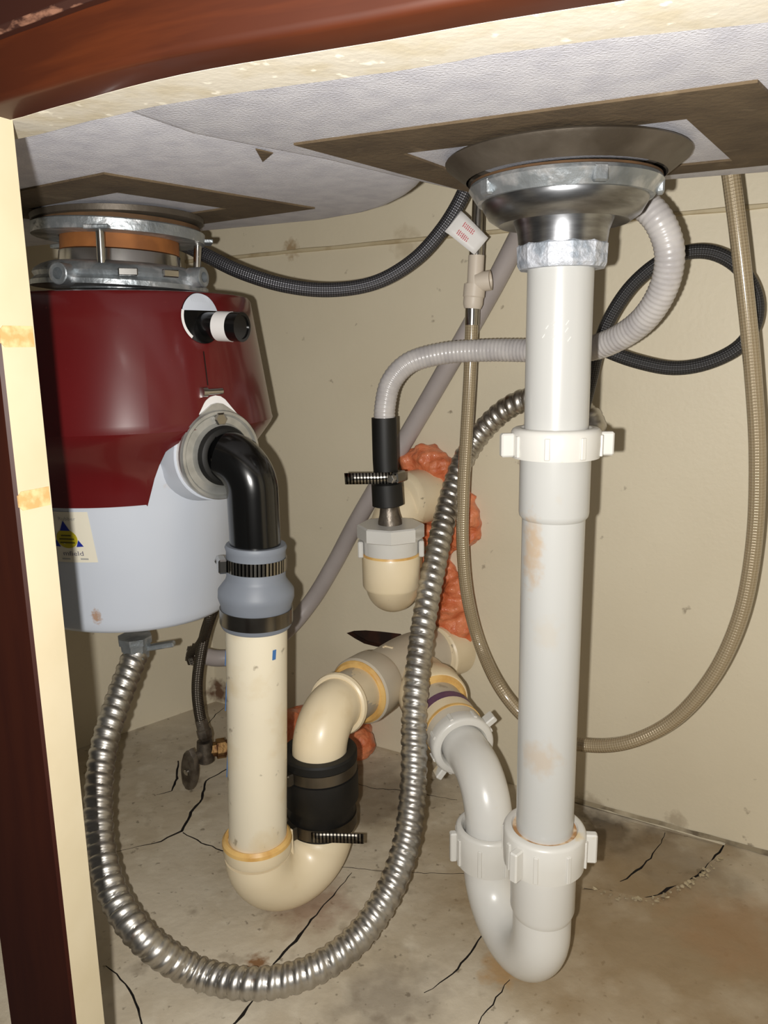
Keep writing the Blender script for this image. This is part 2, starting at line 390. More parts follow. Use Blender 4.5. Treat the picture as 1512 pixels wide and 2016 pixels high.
# ------------------------------------------------------------------ structure: floor, walls, ceiling
ZS = 0.578          # underside of the sink
fouter = [(WA.x, WA.y), (.75, wallY(.75)), (.50, -.02), (-.60, .566), (-.60, .663)]
def fp(P): return [(atz(x, y, 0).x, atz(x, y, 0).y) for x, y in P]
cr = []
cr.append(crackpoly(fp([(351, 1495), (349, 1531), (337, 1555), (308, 1564)]), [.0012, .0016, .0012, .0004]))
cr.append(crackpoly(fp([(446, 1512), (405, 1535), (397, 1571), (377, 1598), (357, 1634), (317, 1654), (274, 1664), (225, 1675)]), [.001, .0013, .0016, .0018, .0016, .001, .0005, .0003]))
cr.append(crackpoly(fp([(360, 1637), (397, 1658), (446, 1676)]), [.0006, .0008, .001]))
cr.append(crackpoly(fp([(210, 1898), (246, 1936), (274, 1983), (286, 2040)]), [.0004, .0008, .001, .0008]))
cr.append(crackpoly(fp([(694, 1717), (622, 1798), (581, 1849), (539, 1895), (500, 1965), (479, 1995), (445, 2024)]), [.0004, .0009, .0016, .0009, .0007, .0016, .0006]))
cr.append(crackpoly(fp([(958, 1830), (909, 1895), (881, 1923), (835, 1951)]), [.0008, .0009, .0006, .0002]))
cr.append(crackpoly(fp([(1003, 1926), (969, 1974), (930, 2026)]), [.0004, .0006, .0005]))
cr.append(crackpoly(fp([(1150, 1740), (1203, 1751), (1271, 1763), (1298, 1756), (1315, 1741), (1352, 1731), (1376, 1721), (1389, 1701), (1417, 1677), (1428, 1656)]), [.0003, .0004, .0016, .0024, .0022, .001, .0012, .0014, .0012, .0005]))
cr.append(crackpoly(fp([(1309, 1632), (1298, 1660), (1281, 1684), (1254, 1707), (1222, 1728)]), [.0003, .0005, .0007, .0012, .0005]))
cr.append(crackpoly(fp([(700, 1539), (730, 1549), (790, 1553), (900, 1572)]), [.0005, .0006, .0006, .0003]))
cr.append(crackpoly(fp([(655, 1703), (770, 1715), (863, 1719), (935, 1718)]), [.0004, .0005, .0004, .0003]))
cr.append(crackpoly(fp([(402, 1430), (425, 1405), (440, 1392)]), [.0005, .0007, .0005]))
FLAKE = fp([(1120, 1735), (1203, 1751), (1271, 1763), (1298, 1756), (1352, 1731), (1389, 1701), (1428, 1656), (1300, 1620), (1120, 1570)])
def floorz(x, y):
    z = .0012 * noise.noise(V((x * 9, y * 9, 0)))
    if inpoly(x, y, FLAKE): z -= .003 + .002 * noise.noise(V((x * 30, y * 30, 3)))
    return z
fm = sheet(fouter, cr, .016, floorz, lambda x, y, h: (x, y, h - .0012), .006)
floor = fm.build('floor', [M_floor, M_sub], base=(0, 0, 0), sharp=25); tag(floor, kind='structure')
sub = MB().prism([(x, y, -.012) for x, y in fouter], (0, 0, .005)).build('subfloor', M_sub, floor, smooth=False)
cb = MB()
edge = fp([(1160, 1748), (1200, 1758), (1240, 1768), (1275, 1772), (1300, 1768), (1320, 1755), (1345, 1745), (1365, 1736), (1385, 1722), (1400, 1706), (1420, 1690)])
for i in range(len(edge) - 1):
    for k in range(6):
        t = random.random(); q = V(edge[i]).lerp(V(edge[i + 1]), t); s_ = random.uniform(.0008, .0024)
        c = V((q.x + random.gauss(0, .0025), q.y + random.gauss(-.001, .0022), s_ * .1))
        cb.hull([c + V((random.gauss(0, 1), random.gauss(0, 1), random.gauss(0, .3))).normalized() * s_ * V((1, 1, 1)).length * .6 for _ in range(9)])
cbo = cb.build('crumbled_edge', M_crumb, floor); tag(cbo, kind='stuff')

holepx = [(686, 1244), (700, 1240), (722, 1239.5), (750, 1242), (790, 1247), (800, 1258), (790, 1275), (745, 1270), (722, 1264), (703, 1254)]
def wuv(p): return ((p - WA).dot(WD), p.z)
hole = [wuv(onwall(*q)) for q in holepx]
ZT = .76
wouter = [(0, -.012), (1.14, -.012), (1.14, ZT), (0, ZT)]
uh, zh = wuv(onwall(700, 1240))
def wz(u, z):
    d = .0009 * noise.noise(V((u * 5, z * 5, 2)))
    d += .006 * math.exp(-((u - uh) / .10) ** 2) * (1 / (1 + math.exp((z - zh) / .006))) * max(0, min(1, z / .12))
    return d
def w3(u, z, h):
    p = WA + WD * u + WN * h; return (p.x, p.y, z)
wm = sheet(wouter, [hole], .02, wz, w3, .008)
wall_back = wm.build('wall_back', [M_wall, M_hole], base=(0, 0, 0), sharp=25); tag(wall_back, kind='structure')
hc = onwall(740, 1255)
MB().box(hc - WN * .03 + V((0, 0, 0)), WD, WN, V((0, 0, 1)), .07, .006, .035).build('hole_backing', M_hole, wall_back, smooth=False)
# the joint line across the wall
zj = [onwall(570, 494).z, onwall(1000, 455).z, onwall(1500, 407).z]; zjm = sum(zj) / 3
sm_ = MB(); rows = []
for i in range(60):
    u = 1.14 * i / 59; zz = zjm + .0006 * noise.noise(V((u * 20, 0, 0))); p = WA + WD * u; w_ = .0022 + .0008 * noise.noise(V((u * 30, 4, 0)))
    rows.append([V((p.x, p.y, zz - w_)), V((p.x, p.y, zz - w_ * .6)) + WN * .0018, V((p.x, p.y, zz + w_ * .6)) + WN * .0018, V((p.x, p.y, zz + w_))])
sm_.grid(rows, False); sm_.build('caulk_joint', M_seam, wall_back)
mg = MB(); rows = []; ua, ub = wuv(onwall(1120, 1572))[0], 1.1
for i in range(70):
    u = ua + (ub - ua) * i / 69; p = WA + WD * u; hh = .0028 + .0018 * noise.noise(V((u * 40, 0, 7))); ou = .0030 + .0022 * noise.noise(V((u * 55, 3, 7)))
    rows.append([V((p.x, p.y, hh)) + WN * .0008, V((p.x, p.y, hh * .5)) + WN * .0022, V((p.x, p.y, -.0006)) + WN * ou])
mg.grid(rows, False); mg.build('mildew_line', M_mildew, wall_back)
wl_ = MB(); wp = [(WA + LD * t) for t in (0, .60)]
wl_.prism([V((p.x, p.y, -.012)) for p in wp] + [V((p.x, p.y, ZT)) for p in reversed(wp)], -LN * .012)
wall_left = wl_.build('wall_left', M_wall, base=(0, 0, 0), smooth=False); tag(wall_left, kind='structure')
q0 = V((.75, wallY(.75), 0)); q1 = q0 + WN * .5
wr = MB().prism([V((q0.x, q0.y, -.012)), V((q1.x, q1.y, -.012)), V((q1.x, q1.y, ZT)), V((q0.x, q0.y, ZT))], WD * .012)
tag(wr.build('wall_right', M_wall, base=(0, 0, 0), smooth=False), kind='structure')
tag(MB().prism([(x, y, ZT) for x, y in fouter], (0, 0, .02)).build('ceiling', M_ceiling, base=(0, 0, 0), smooth=False), kind='structure')

# ------------------------------------------------------------------ face frame
ZR = .56
back_px = [(25, 235), (100, 213), (150, 200), (250, 172), (350, 148), (450, 129), (550, 113), (656, 96), (756, 80), (956, 44), (1156, 12), (1256, -3)]
strip_px = [(45, 272), (150, 245), (280, 215), (450, 185), (600, 165), (756, 144), (1006, 102), (1256, 70), (1512, 45)]
bc = [atz(x, y, ZR) for x, y in back_px]; sb = [atz(x, y, ZR) for x, y in strip_px]
FD = (bc[-1] - bc[0]).normalized(); FN = V((FD.y, -FD.x, 0)); FN = FN if FN.y < 0 else -FN       # run and outward normal of the frame
bc = [bc[0] - FD * .22, bc[0] - FD * .08] + bc + [bc[-1] + (bc[-1] - bc[-3]).normalized() * .25]
sb = [sb[0] - FD * .20] + sb + [sb[-1] + (sb[-1] - sb[-2]).normalized() * .2]
bc = resample(catmull(bc, 8), .012); sb = resample(catmull(sb, 8), .012)
ff = root('cabinet_face_frame', 'cherry-stained cabinet face frame with raw cream inner edges around the opening', 'face frame', at(150, 2016, .31).to_2d().to_3d())
TH = .0145
def sweep(curve, prof, outn):
    rows = []
    for i, p in enumerate(curve):
        d = (curve[min(i + 1, len(curve) - 1)] - curve[max(i - 1, 0)]).normalized(); n = V((d.y, -d.x, 0)); n = n if n.dot(outn) > 0 else -n
        rows.append([p + n * a + V((0, 0, b)) for a, b in prof])
    return rows
mb = MB(); R_ = sweep(bc, [(0, 0), (TH - .0025, .0002), (TH - .0006, .0010), (TH, .003), (TH, .10), (0, .10)], FN); mb.grid(R_, True); mb.cap(0, 6); mb.cap(len(mb.v) - 6, 6, True)
rail = mb.build('top_rail', M_stain, ff, sharp=60)
fr_front = sweep(bc, [(TH + .0002, .0195), (TH + .003, .0197), (TH + .0045, .0212), (TH + .0045, .12), (TH + .0002, .12)], FN)
mb = MB(); mb.grid(fr_front, True); mb.cap(0, 5); mb.cap(len(mb.v) - 5, 5, True); mb.build('drawer_front', M_front, ff, sharp=40)
ws_ = sweep(bc, [(TH + .0026, .0197), (TH + .003, .0197), (TH + .0045, .0212), (TH + .0045, .0216)], FN)
mb = MB(); mb.grid([[p + FN * .0002 + V((0, 0, -.0002)) for p in row] for row in ws_], False); mb.build('worn_edge', M_wear, ff)
# pale strip glued behind the rail
n = min(len(bc), 60); tA = resample(bc, (sum((bc[i + 1] - bc[i]).length for i in range(len(bc) - 1))) / 59)[:60]; tB = resample(sb, (sum((sb[i + 1] - sb[i]).length for i in range(len(sb) - 1))) / 59)[:60]
k = min(len(tA), len(tB)); rows = []
for i in range(k):
    a, c = tA[i], tB[i]; a = a - FN * .0003
    rows.append([a, c + V((0, 0, .0005 * noise.noise(V((i * .7, 0, 0))))), c + V((0, 0, .03)), a + V((0, 0, .03))])
mb = MB(); mb.grid(rows, True); mb.cap(0, 4); mb.cap(len(mb.v) - 4, 4, True); mb.build('support_strip', M_strip, ff, sharp=50)
# stile: lean follows the photo's edges
sBt = atz(25, 237, ZR); sBb = at(206, 2016, sBt.y); dv = (sBb - sBt) / (sBb.z - sBt.z)
def stl(z): return sBt + dv * (z - ZR)
T0, T1 = stl(ZR + .0), stl(-.03)
FNs = V((-.47, -.883, 0)); FDs = V((.883, -.47, 0)); ST = .0168
def corner(b): return [b, b + FNs * (ST - .0012), b + FNs * ST - FDs * .0012, b + FNs * ST - FDs * .050, b - FDs * .052]
mb = MB(); mb.grid([corner(T1), corner(T0)], True); mb.cap(0, 5); mb.cap(5, 5, True)
for i, f in enumerate(mb.f):
    c = sum((mb.v[j] for j in f), V()) / len(f)
mb.m = [0 if ({0, 1} <= {j % 5 for j in f} and len(f) == 4) else 1 for f in mb.f]
stile = mb.build('stile', [M_cream, M_stain_dark], ff, smooth=False)
for (yy, hw) in ((662, .0042), (985, .0040)):
    c = at(40, yy, .312); c = stl(c.z) + FNs * (ST * .45) + FDs * .0004
    MB().hull([c + FNs * (a * ST * .40) + V((0, 0, b * hw)) + FDs * e for a in (-1, 1) for b in (-1, 1) for e in (-.0015, 0)] + [c + FNs * (ST * .5) + V((0, 0, b * hw * .6)) + FDs * e for b in (-1, 1) for e in (-.0015, 0)]).build('hinge_scar', M_scar, ff, smooth=False)

# ------------------------------------------------------------------ sink
sink = root('double_bowl_sink', 'grey-coated underside of a double-bowl kitchen sink with brown sound pads', 'sink', atz(700, 300, ZS))
def flat(P): return [atz(x, y, ZS) for x, y in P]
def bowl(poly, rr, top, tilt=0):
    P = [V(p) for p in poly]; n = len(P)
    area = sum(P[i].x * P[(i + 1) % n].y - P[(i + 1) % n].x * P[i].y for i in range(n))
    if area < 0: P = P[::-1]
    nor = []
    for i in range(n):
        d0 = (P[i] - P[i - 1]).normalized(); d1 = (P[(i + 1) % n] - P[i]).normalized(); nn = V((d0.y + d1.y, -d0.x - d1.x, 0)).normalized(); nor.append(nn)
    rows = [P]
    for k in range(1, 6):
        a = pi / 2 * k / 5; rows.append([P[i] + nor[i] * (rr * sin(a)) + V((0, 0, rr * (1 - cos(a)))) for i in range(n)])
    rows.append([V((q.x, q.y, top)) + nor[i] * .004 for i, q in enumerate(rows[-1])])
    mb = MB(); mb.grid(rows, True); mb.cap(0, n); return mb
BL = atz(938, 382, ZS); brd = (atz(1512, 338, ZS) - BL).normalized(); BR = BL + brd * .42
frt = brd.cross(V((0, 0, 1))); frt = frt if frt.y < 0 else -frt
divp = flat([(800, 349), (650, 313), (500, 284), (390, 262), (275, 222)])
FL = divp[-1] + (divp[-1] - divp[-2]).normalized() * .02
inn = lambda q: V((q.x, q.y, ZS)) - FN * .022
sbm = min(sb, key=lambda q: abs(q.x))
rb = [BL + brd * .012, BL + brd * .2, BR, inn(sb[-1]), inn(sb[len(sb) * 3 // 4]), inn(sbm)] + [FL] + divp[::-1] + [BL - frt * -.004]
bowl(rb, .012, .74).build('bowl', M_coat, sink, sharp=50)
lb = flat([(798, 358), (796, 366), (786, 381), (768, 396), (740, 410), (700, 422), (620, 436), (440, 453), (250, 470)])
lend = lb[-1] + (lb[-1] - lb[-2]).normalized() * .15
fl_ = inn(sb[0])
lb2 = flat([(268, 226), (386, 266), (495, 288), (645, 317), (780, 347)])
lbp = lb + [lend, fl_, lb2[0] + V((-.03, -.012, 0))] + lb2
bowl([p + V((0, 0, .0012)) for p in lbp], .02, .74).build('bowl', M_coat, sink, sharp=50)
DZ = V((0, 0, -.0013))
def pad(outer, inner, name='sound_pad', zo=0):
    mb = MB(); off = V((0, 0, zo)); n = len(outer)
    mb.grid([[p + off for p in outer], [p + off + DZ for p in outer], [p + off + DZ for p in inner], [p + off for p in inner], [p + off for p in outer]], True)
    return mb.build(name, M_pad, sink, smooth=False)
oR = flat([(578, 281), (938, 379)]); oR = [oR[0], atz(1492, 156, ZS), atz(1492, 156, ZS) + (oR[1] - oR[0]) * .98, oR[1]]
iR = flat([(792, 298), (1352, 229), (1442, 312)]); iR = [iR[0], iR[1], iR[2], iR[0] + (iR[2] - iR[1])]
pad(oR, iR)
oL0 = flat([(205, 343), (620, 411), (60, 372)]); e1 = oL0[1] - oL0[0]; e2 = (oL0[2] - oL0[0]).normalized() * .19
oL = [oL0[0], oL0[1], oL0[1] + e2, oL0[0] + e2]; cL = sum(oL, V()) / 4
pad(oL, [cL + (p - cL) * .52 for p in oL], zo=.0012)
tri = flat([(503, 292), (537, 300), (517, 317)])
MB().prism(tri, (0, 0, -.0006)).build('pad_scrap', M_pad, sink, smooth=False)

# ------------------------------------------------------------------ shared fittings
def slip_nut(parent, c, d, r, h, bore, wings, name='slip_nut', M=M_white2, ribs=8, wl=.0075):
    "ring nut with two thumb wings; c = centre of the end the pipe enters, d = direction into the joint"
    d = V(d).normalized(); x, y, _ = frame(d)
    mb = MB().ring(c, d, [(.003, bore), (.0012, bore + .0012), (0, bore + .0020), (0, r - .0024), (.0008, r - .0010), (.0024, r - .0001), (h * .6, r), (h, r - .0006), (h, bore)], 48)
    o = mb.build(name, M, parent, sharp=40)
    rb_ = MB()
    for i in range(ribs):
        a = 2 * pi * (i + .5) / ribs; rd = x * cos(a) + y * sin(a)
        rb_.box(V(c) + d * (h * .58) + rd * (r + .0002), rd, d.cross(rd), d, .0009, .0016, h * .36, .0004)
    k = rb_.build('grip_rib', M, o); k['kind'] = 'stuff'
    for wdir in wings:
        wdir = V(wdir); rd = (wdir - d * wdir.dot(d)).normalized()
        MB().box(V(c) + d * (h * .55) + rd * (r + wl * .45), rd, d.cross(rd), d, wl * .55, .0030, h * .40, .001).build('wing', M, o)
    return o
def hose_clamp(parent, c, d, r, w, M, screw_ang_dir, tail=None, MS=M_chrome, name='clamp_band', tailM=None):
    d = V(d).normalized()
    o = MB().ring(V(c) - d * w / 2, d, [(0, r), (0, r + .0008), (w, r + .0008), (w, r)], 56).build(name, M, parent, sharp=30)
    s = V(screw_ang_dir); rd = (s - d * s.dot(d)).normalized(); tg = d.cross(rd)
    hc_ = V(c) + rd * (r + .0032)
    MB().box(hc_, tg, rd, d, .0072, .0034, w * .56, .0012).build('screw_housing', MS, o)
    mbs = MB().lathe(hc_ + tg * .006, tg, [(0, .0028), (.004, .0028), (.0042, .0042), (.0075, .0042), (.008, .0036)], 6)
    mbs.build('screw', MS, o, sharp=20)
    if tail:
        (P, wd) = tail; rows = []; vs = [0]
        for i, p in enumerate(P):
            if i: vs.append(vs[-1] + (P[i] - P[i - 1]).length)
        mt = MB(); b = 0
        for i in range(len(P)): mt.v += [P[i] - d * wd / 2, P[i] + d * wd / 2]
        for i in range(len(P) - 1):
            mt.face([2 * i, 2 * i + 1, 2 * i + 3, 2 * i + 2], 0, [(vs[i], .001), (vs[i], .009), (vs[i + 1], .009), (vs[i + 1], .001)])
        t_ = mt.build('strap_tail', tailM or M, o)
        sol = t_.modifiers.new('thickness', 'SOLIDIFY'); sol.thickness = .0007
    return o

# ------------------------------------------------------------------ right basket strainer
TX, TY = at(1105, 560, .466).x, .466
def zf(y, r, x=1110, Y=TY): return at(x, y, Y - r).z          # height of a front rim seen at image row y
DN = V((0, 0, -1))
st = root('basket_strainer', 'stainless basket strainer with crusted locknut under the right bowl', 'sink strainer', (TX, TY, zf(520, .026)))
ax = V((TX, TY, 0))
zl1, zl2 = zf(318, .055), zf(360, .052)
mb = MB().lathe(ax + V((0, 0, ZS + .001)), DN, [(-.001, .058), (.0042, .058), (.0044, .0675), (.0054, .0682), (.0068, .0675), (ZS - zl1 - .0014, .0560)], 56, caps=False); mb.build('drain_outlet', M_outlet, st)
MB().ring(ax + V((0, 0, zl1 + .0014)), DN, [(0, .040), (0, .0535), (.0012, .0538), (.0014, .040)], 56).build('fibre_gasket', M_gasket, st)
ln = MB().ring(ax + V((0, 0, zl1)), DN, [(0, .035), (0, .0535), (.002, .0545), (zl1 - zl2 - .002, .0508), (zl1 - zl2, .0495), (zl1 - zl2, .035)], 56).build('locknut', M_zinc, st)
for a in (-2.7, -1.45, -.32, .9):
    rd = V((cos(a), sin(a), 0)); MB().box(ax + V((0, 0, (zl1 + zl2) / 2)) + rd * .0522, rd, rd.cross(DN), DN, .0022, .004, (zl1 - zl2) * .46, .001).build('lug', M_zinc, ln)
zb0, zb1, zb2, zb3 = zl2, zf(400, .044), zf(440, .03), zf(468, .025)
MB().lathe(ax + V((0, 0, zb0 + .004)), DN, [(0, .047), (.004, .0472), (zb0 + .004 - zb1 - .006, .0465), (zb0 + .004 - zb1, .043), (zb0 + .004 - zb1 + .004, .037), (zb0 + .004 - zb2 - .006, .0285), (zb0 + .004 - zb2, .0262), (zb0 + .004 - zb3 + .002, .0252)], 56).build('strainer_body', M_steel, st, sharp=45)
zn0, zn1 = zf(468, .0265), zf(521, .0262)
cnm = MB().lathe(ax + V((0, 0, zn0)), DN, [(0, .021), (0, .0252), (.0015, .0266), (zn0 - zn1 - .002, .0262), (zn0 - zn1, .025), (zn0 - zn1, .0195)], 12).build('coupling_nut', M_lime, st, sharp=18)

# ------------------------------------------------------------------ white tailpiece and slip-joint extension
tt = at(1104, 520, TY); tb = at(1071, 1660, TY)
tdir = (tb - tt).normalized()
def tp(y): # axis point at the height of image row y
    p = at(1095, y, TY); return tt + tdir * ((tt.z - p.z) / -tdir.z)
tpz = lambda y, r: tt + tdir * ((tt.z - at(1095, y, TY - r).z) / -tdir.z)
tail = root('drain_tailpiece', 'white plastic drain tailpiece hanging from the basket strainer', 'drain pipe', tpz(870, .019))
MB().lathe(tt - tdir * .012, tdir, [(0, .0193), ((tpz(905, .019) - tt).length + .012, .0193)], 48).build('tube', M_tube, tail)
em = MB()   # the faint round moulded mark on its front
c0 = at(1100, 650, TY - .0196)
for i in range(9):
    a = i * .7; rr_ = .0028 + .0011 * (i % 3); p = V((c0.x + rr_ * 1.6 * cos(a), 0, c0.z + rr_ * 1.6 * sin(a))); dx = p.x - TX
    axx = tt + tdir * ((tt.z - p.z)); yy = TY - sqrt(max(1e-8, .0194 ** 2 - (p.x - axx.x) ** 2)); em.box((p.x, yy, p.z), V((.7, 0, 1)), V((0, 1, 0)), V((1, 0, -.7)), .0016, .0002, .0003)
e_ = em.build('moulded_mark', M_white, tail); e_['kind'] = 'stuff'
ext = root('slip_joint_extension', 'long white slip-joint extension tube running down into the white trap', 'drain pipe', tpz(1690, .019))
eo = ORG[ext.name]
M_tube2 = mat('stained_white_tube', (192, 192, 189), .28, stains=[((196, 164, 112), 22, .66, .78, .45)], coat=.15,
    spots=[((186, 150, 98), tuple(at(1062, 1495, .448) - eo), .015, .32), ((190, 148, 88), tuple(at(1038, 1085, .452) - eo), .012, .5, (1, 1, .4)), ((196, 166, 112), tuple(at(1075, 1250, .447) - eo), .012, .12)])
s0 = tpz(868, .0216); L1 = (tpz(1022, .0216) - s0).length; L2 = (tpz(1034, .0193) - s0).length; L3 = (tpz(1725, .019) - s0).length
MB().lathe(s0, tdir, [(0, .0216), (L1, .0216), (L1 + .0022, .0212), (L2, .0195), (L3, .0192)], 48).build('tube', M_tube2, ext)
nc = tpz(851, .028); nh = (tpz(912, .028) - nc).length
slip_nut(ext, nc, tdir, .0272, nh, .0196, [V((-1, -.12, 0)), V((1, -.12, 0))])

# ------------------------------------------------------------------ white P-trap
rx = at(963, 1600, .54); RZt = at(963, 1545, .54).z
jA = V((tb.x, tb.y, 0)); jB = V((rx.x, rx.y, 0)); dAB = (jB - jA).length
zbot = at(1068, 1945, TY - .012).z - .001
trap = root('white_p_trap', 'glossy white plastic P-trap at the foot of the white tailpiece', 'drain trap', (jA.x, jA.y, zbot - .0205))
ztA, ztB = tpz(1700, .028).z, at(960, 1700, .54 - .02).z
P = fillet([V((jA.x, jA.y, ztA)), V((jA.x, jA.y, zbot)), V((jB.x, jB.y, zbot)), V((jB.x, jB.y, ztB))], dAB / 2, 16)
MB().tube(resample(P, .004), .0203, 36).build('j_bend', M_white, trap)
n0 = tpz(1676, .0278); nl = (tpz(1748, .028) - n0).length
MB().lathe(V((jA.x, jA.y, n0.z - .004)), DN, [(0, .0225), (n0.z - .004 - at(1075, 1826, TY - .022).z, .0222), (n0.z - at(1075, 1836, TY - .021).z - .004, .0206)], 44).build('socket', M_white, trap)
slip_nut(trap, V((jA.x, jA.y, n0.z)), DN, .0280, nl, .0205, [V((1, -.12, 0)), V((-.8, -.75, 0))])
MB().ring(V((jA.x, jA.y, n0.z - .0015)), DN, [(0, .0192), (-.0004, .0215), (.002, .0222), (.002, .0192)], 40).build('grime_ring', M_grime, trap)
n1 = V((jB.x, jB.y, at(960, 1664, .54 - .0265).z)); nl1 = n1.z - at(960, 1735, .54 - .0265).z
slip_nut(trap, n1, DN, .0265, nl1, .0200, [V((-1, -.1, 0)), V((.8, -.7, 0))], wl=.005)
wyeC = at(805, 1300, .752); armE = at(868, 1398, .655); armZ = .152
nut3 = at(915, 1473, .592)
arm = fillet([V((jB.x, jB.y, n1.z - .01)), V((jB.x, jB.y, nut3.z - .003)), nut3 + (armE - nut3) * .6], .038, 16)
MB().tube(resample(arm, .004), .0188, 36).build('trap_arm', M_white, trap)
ad = (armE - nut3).normalized()
slip_nut(trap, nut3 + ad * .001, ad, .0275, .014, .0192, [V((.9, 0, .65)), V((-.7, 0, -.9))], wl=.009)

# ------------------------------------------------------------------ trap adapter between white trap and wye
ta = root('trap_adapter', 'grey PVC trap adapter with purple primer band behind the white trap', 'pipe fitting', nut3 + ad * .02)
a0 = nut3 + ad * .013; wd = (wyeC - a0).length; adw = (wyeC - a0).normalized()
MB().lathe(a0, adw, [(0, .0250), (.010, .0255), (.012, .0262), (.014, .0262)], 44).build('collar', M_grey_pvc, ta)
MB().ring(a0, adw, [(.0135, .024), (.0135, .0268), (.0165, .0268), (.0165, .024)], 44).build('glue_bead', M_glue, ta)
MB().lathe(a0, adw, [(.016, .0262), (.029, .0262)], 44).build('socket', M_beige, ta)
MB().lathe(a0, adw, [(.029, .0263), (.0385, .0263)], 44).build('primer_band', M_purple, ta)
MB().lathe(a0, adw, [(.0385, .0242), (wd * .75, .0242)], 44).build('pipe', M_grey_pvc, ta)

# ------------------------------------------------------------------ wye
elb = at(624, 1412, .598); wallhub = onwall(884, 1274)
wye = root('sanitary_wye', 'greyish beige PVC wye joining both drains at the back wall', 'pipe fitting', V((wyeC.x, wyeC.y, wyeC.z - .03)))
run = (wyeC - elb); hubE = at(706, 1362, .672); 
Pm = resample(catmull([hubE, hubE.lerp(wyeC, .5), wyeC, wyeC.lerp(wallhub, .6), wallhub + WN * .002], 10), .005)
MB().tube(Pm, .0275, 40).build('body', M_grey_pvc, wye)
hd = (wyeC - hubE).normalized()
MB().lathe(hubE, hd, [(0, .0265), (0, .0312), (.002, .0325), (.026, .0322), (.034, .0285)], 44).build('hub', M_grey_pvc, wye)
MB().ring(hubE, hd, [(-.003, .024), (-.0035, .0285), (-.001, .0308), (.0015, .0310), (.0015, .024)], 44).build('glue_bead', M_glue, wye)
bh = a0 + adw * (.062); bd_ = adw
MB().lathe(bh, bd_, [(0, .0265), (0, .0310), (.002, .0322), (.022, .0320), (.03, .028), (.05, .026)], 44).build('hub', M_beige, wye)
MB().ring(bh, bd_, [(-.003, .024), (-.003, .0275), (-.0005, .0300), (.001, .0300), (.001, .024)], 44).build('glue_bead', M_glue, wye)
wh = wallhub + WN * .018; whd = (wallhub - wyeC).normalized()
MB().lathe(wh - whd * .012, whd, [(0, .0290), (.0015, .0310), (.006, .0310), (.008, .0285), (.035, .0285)], 44).build('wall_hub', M_beige, wye)
mk = wyeC.lerp(hubE, .42) + V((0, 0, .0277))
MB().box(mk, hd, hd.cross(V((0, 0, 1))), V((0, 0, 1)), .0012, .005, .0008, .0003).box(mk + hd * .002 + V((-.005, 0, 0)), hd, hd.cross(V((0, 0, 1))), V((0, 0, 1)), .003, .001, .0008, .0003).build('moulded_mark', M_beige, wye)

# ------------------------------------------------------------------ left drain: elbow, rubber coupling, trap, riser
PY = .562; pt = at(505, 1235, PY); pbp = at(508, 1690, PY)
pd = (pbp - pt).normalized()
def pz(y, r): z = at(506, y, PY - r).z; return pt + pd * ((pt.z - z) / -pd.z)
uA = pz(1720, .026); uB = at(632, 1560, .60); uB = V((uB.x, uB.y, 0))
zcb = at(530, 1795, PY - .02).z + .0268
zub = .029
se = root('street_elbow', 'cream PVC street elbow bending down into the black rubber coupling', 'pipe fitting', V((uB.x, uB.y, .075)))
elc = V((uB.x, uB.y, elb.z))
Pe = fillet([V((uB.x, uB.y, elb.z - .05)), elc, hubE + hd * .012], .030, 16)
MB().tube(resample(Pe, .004), .0236, 40).build('bend', M_beige, se)
eh = elc.lerp(hubE, .44); ehd = (hubE - elc).normalized()
MB().ring(eh, ehd, [(0, .022), (-.001, .0255), (.0, .0275), (.003, .0285), (.0065, .0272), (.0075, .0240), (.0075, .022)], 44).build('collar', M_beige, se)
MB().lathe(eh, ehd, [(.006, .0246), ((hubE - eh).length + .004, .0246)], 44).build('spigot', M_grey_pvc, se)
cz0 = at(632, 1512, .60 - .031).z; cz1 = at(632, 1612, .60 - .031).z; cz2 = at(632, 1660, .60 - .028).z
rc = root('rubber_coupling', 'black rubber coupling with two steel clamps under the cream elbow', 'pipe coupling', V((uB.x, uB.y, cz2)))
hgt = cz0 - cz2
MB().ring(V((uB.x, uB.y, cz0)), DN, [(0, .0245), (0, .0310), (.0015, .0325), (.008, .0325), (.0085, .0312), (.019, .0312), (.0195, .0328), (cz0 - cz1 - .002, .0328), (cz0 - cz1 + .002, .0298), (hgt, .0298), (hgt, .0245)], 52).build('sleeve', M_rubber, rc, sharp=40)
ck = V((uB.x, uB.y, 0))
sd_ = V((-.75, -.65, 0))
hose_clamp(rc, ck + V((0, 0, cz0 - .0135)), DN, .0313, .0095, M_darkclamp, sd_, MS=M_darkclamp)
cl2 = ck + V((0, 0, cz2 + .0075)); tg0 = V((.1, -1, 0)).normalized()
tp0 = [cl2 + Matrix.Rotation(radians(a), 3, 'Z') @ (V((0, -1, 0)) * (.0315 + .0003 * i)) for i, a in enumerate((-12, -4, 4, 12))]
tdr = V((.96, -.05, -.02)); tp0 += [tp0[-1] + tdr * .008 * (i + 1) for i in range(4)]
hose_clamp(rc, cl2, DN, .0300, .0105, M_darkclamp, sd_, tail=(tp0, .009), MS=M_darkclamp, tailM=M_darkstrap)
bt = root('cream_return_bend', 'cream PVC return bend resting on the floor below the black coupling', 'drain trap', V((uA.x, uA.y, zub - .027)))
dU = (V((uA.x, uA.y, 0)) - uB).length
Pu = fillet([V((uA.x, uA.y, uA.z)), V((uA.x, uA.y, zub)), V((uB.x, uB.y, zub)), V((uB.x, uB.y, max(cz2 + .02, zub + dU / 2 + .002)))], dU / 2, 16)
Pu = resample(Pu, .004); nP = len(Pu)
MB().tube(Pu, [.0272 - .0038 * min(1, max(0, (i / nP - .72) / .12)) for i in range(nP)], 40).build('bend', M_beige, bt)
r0 = pz(1690, .0275)
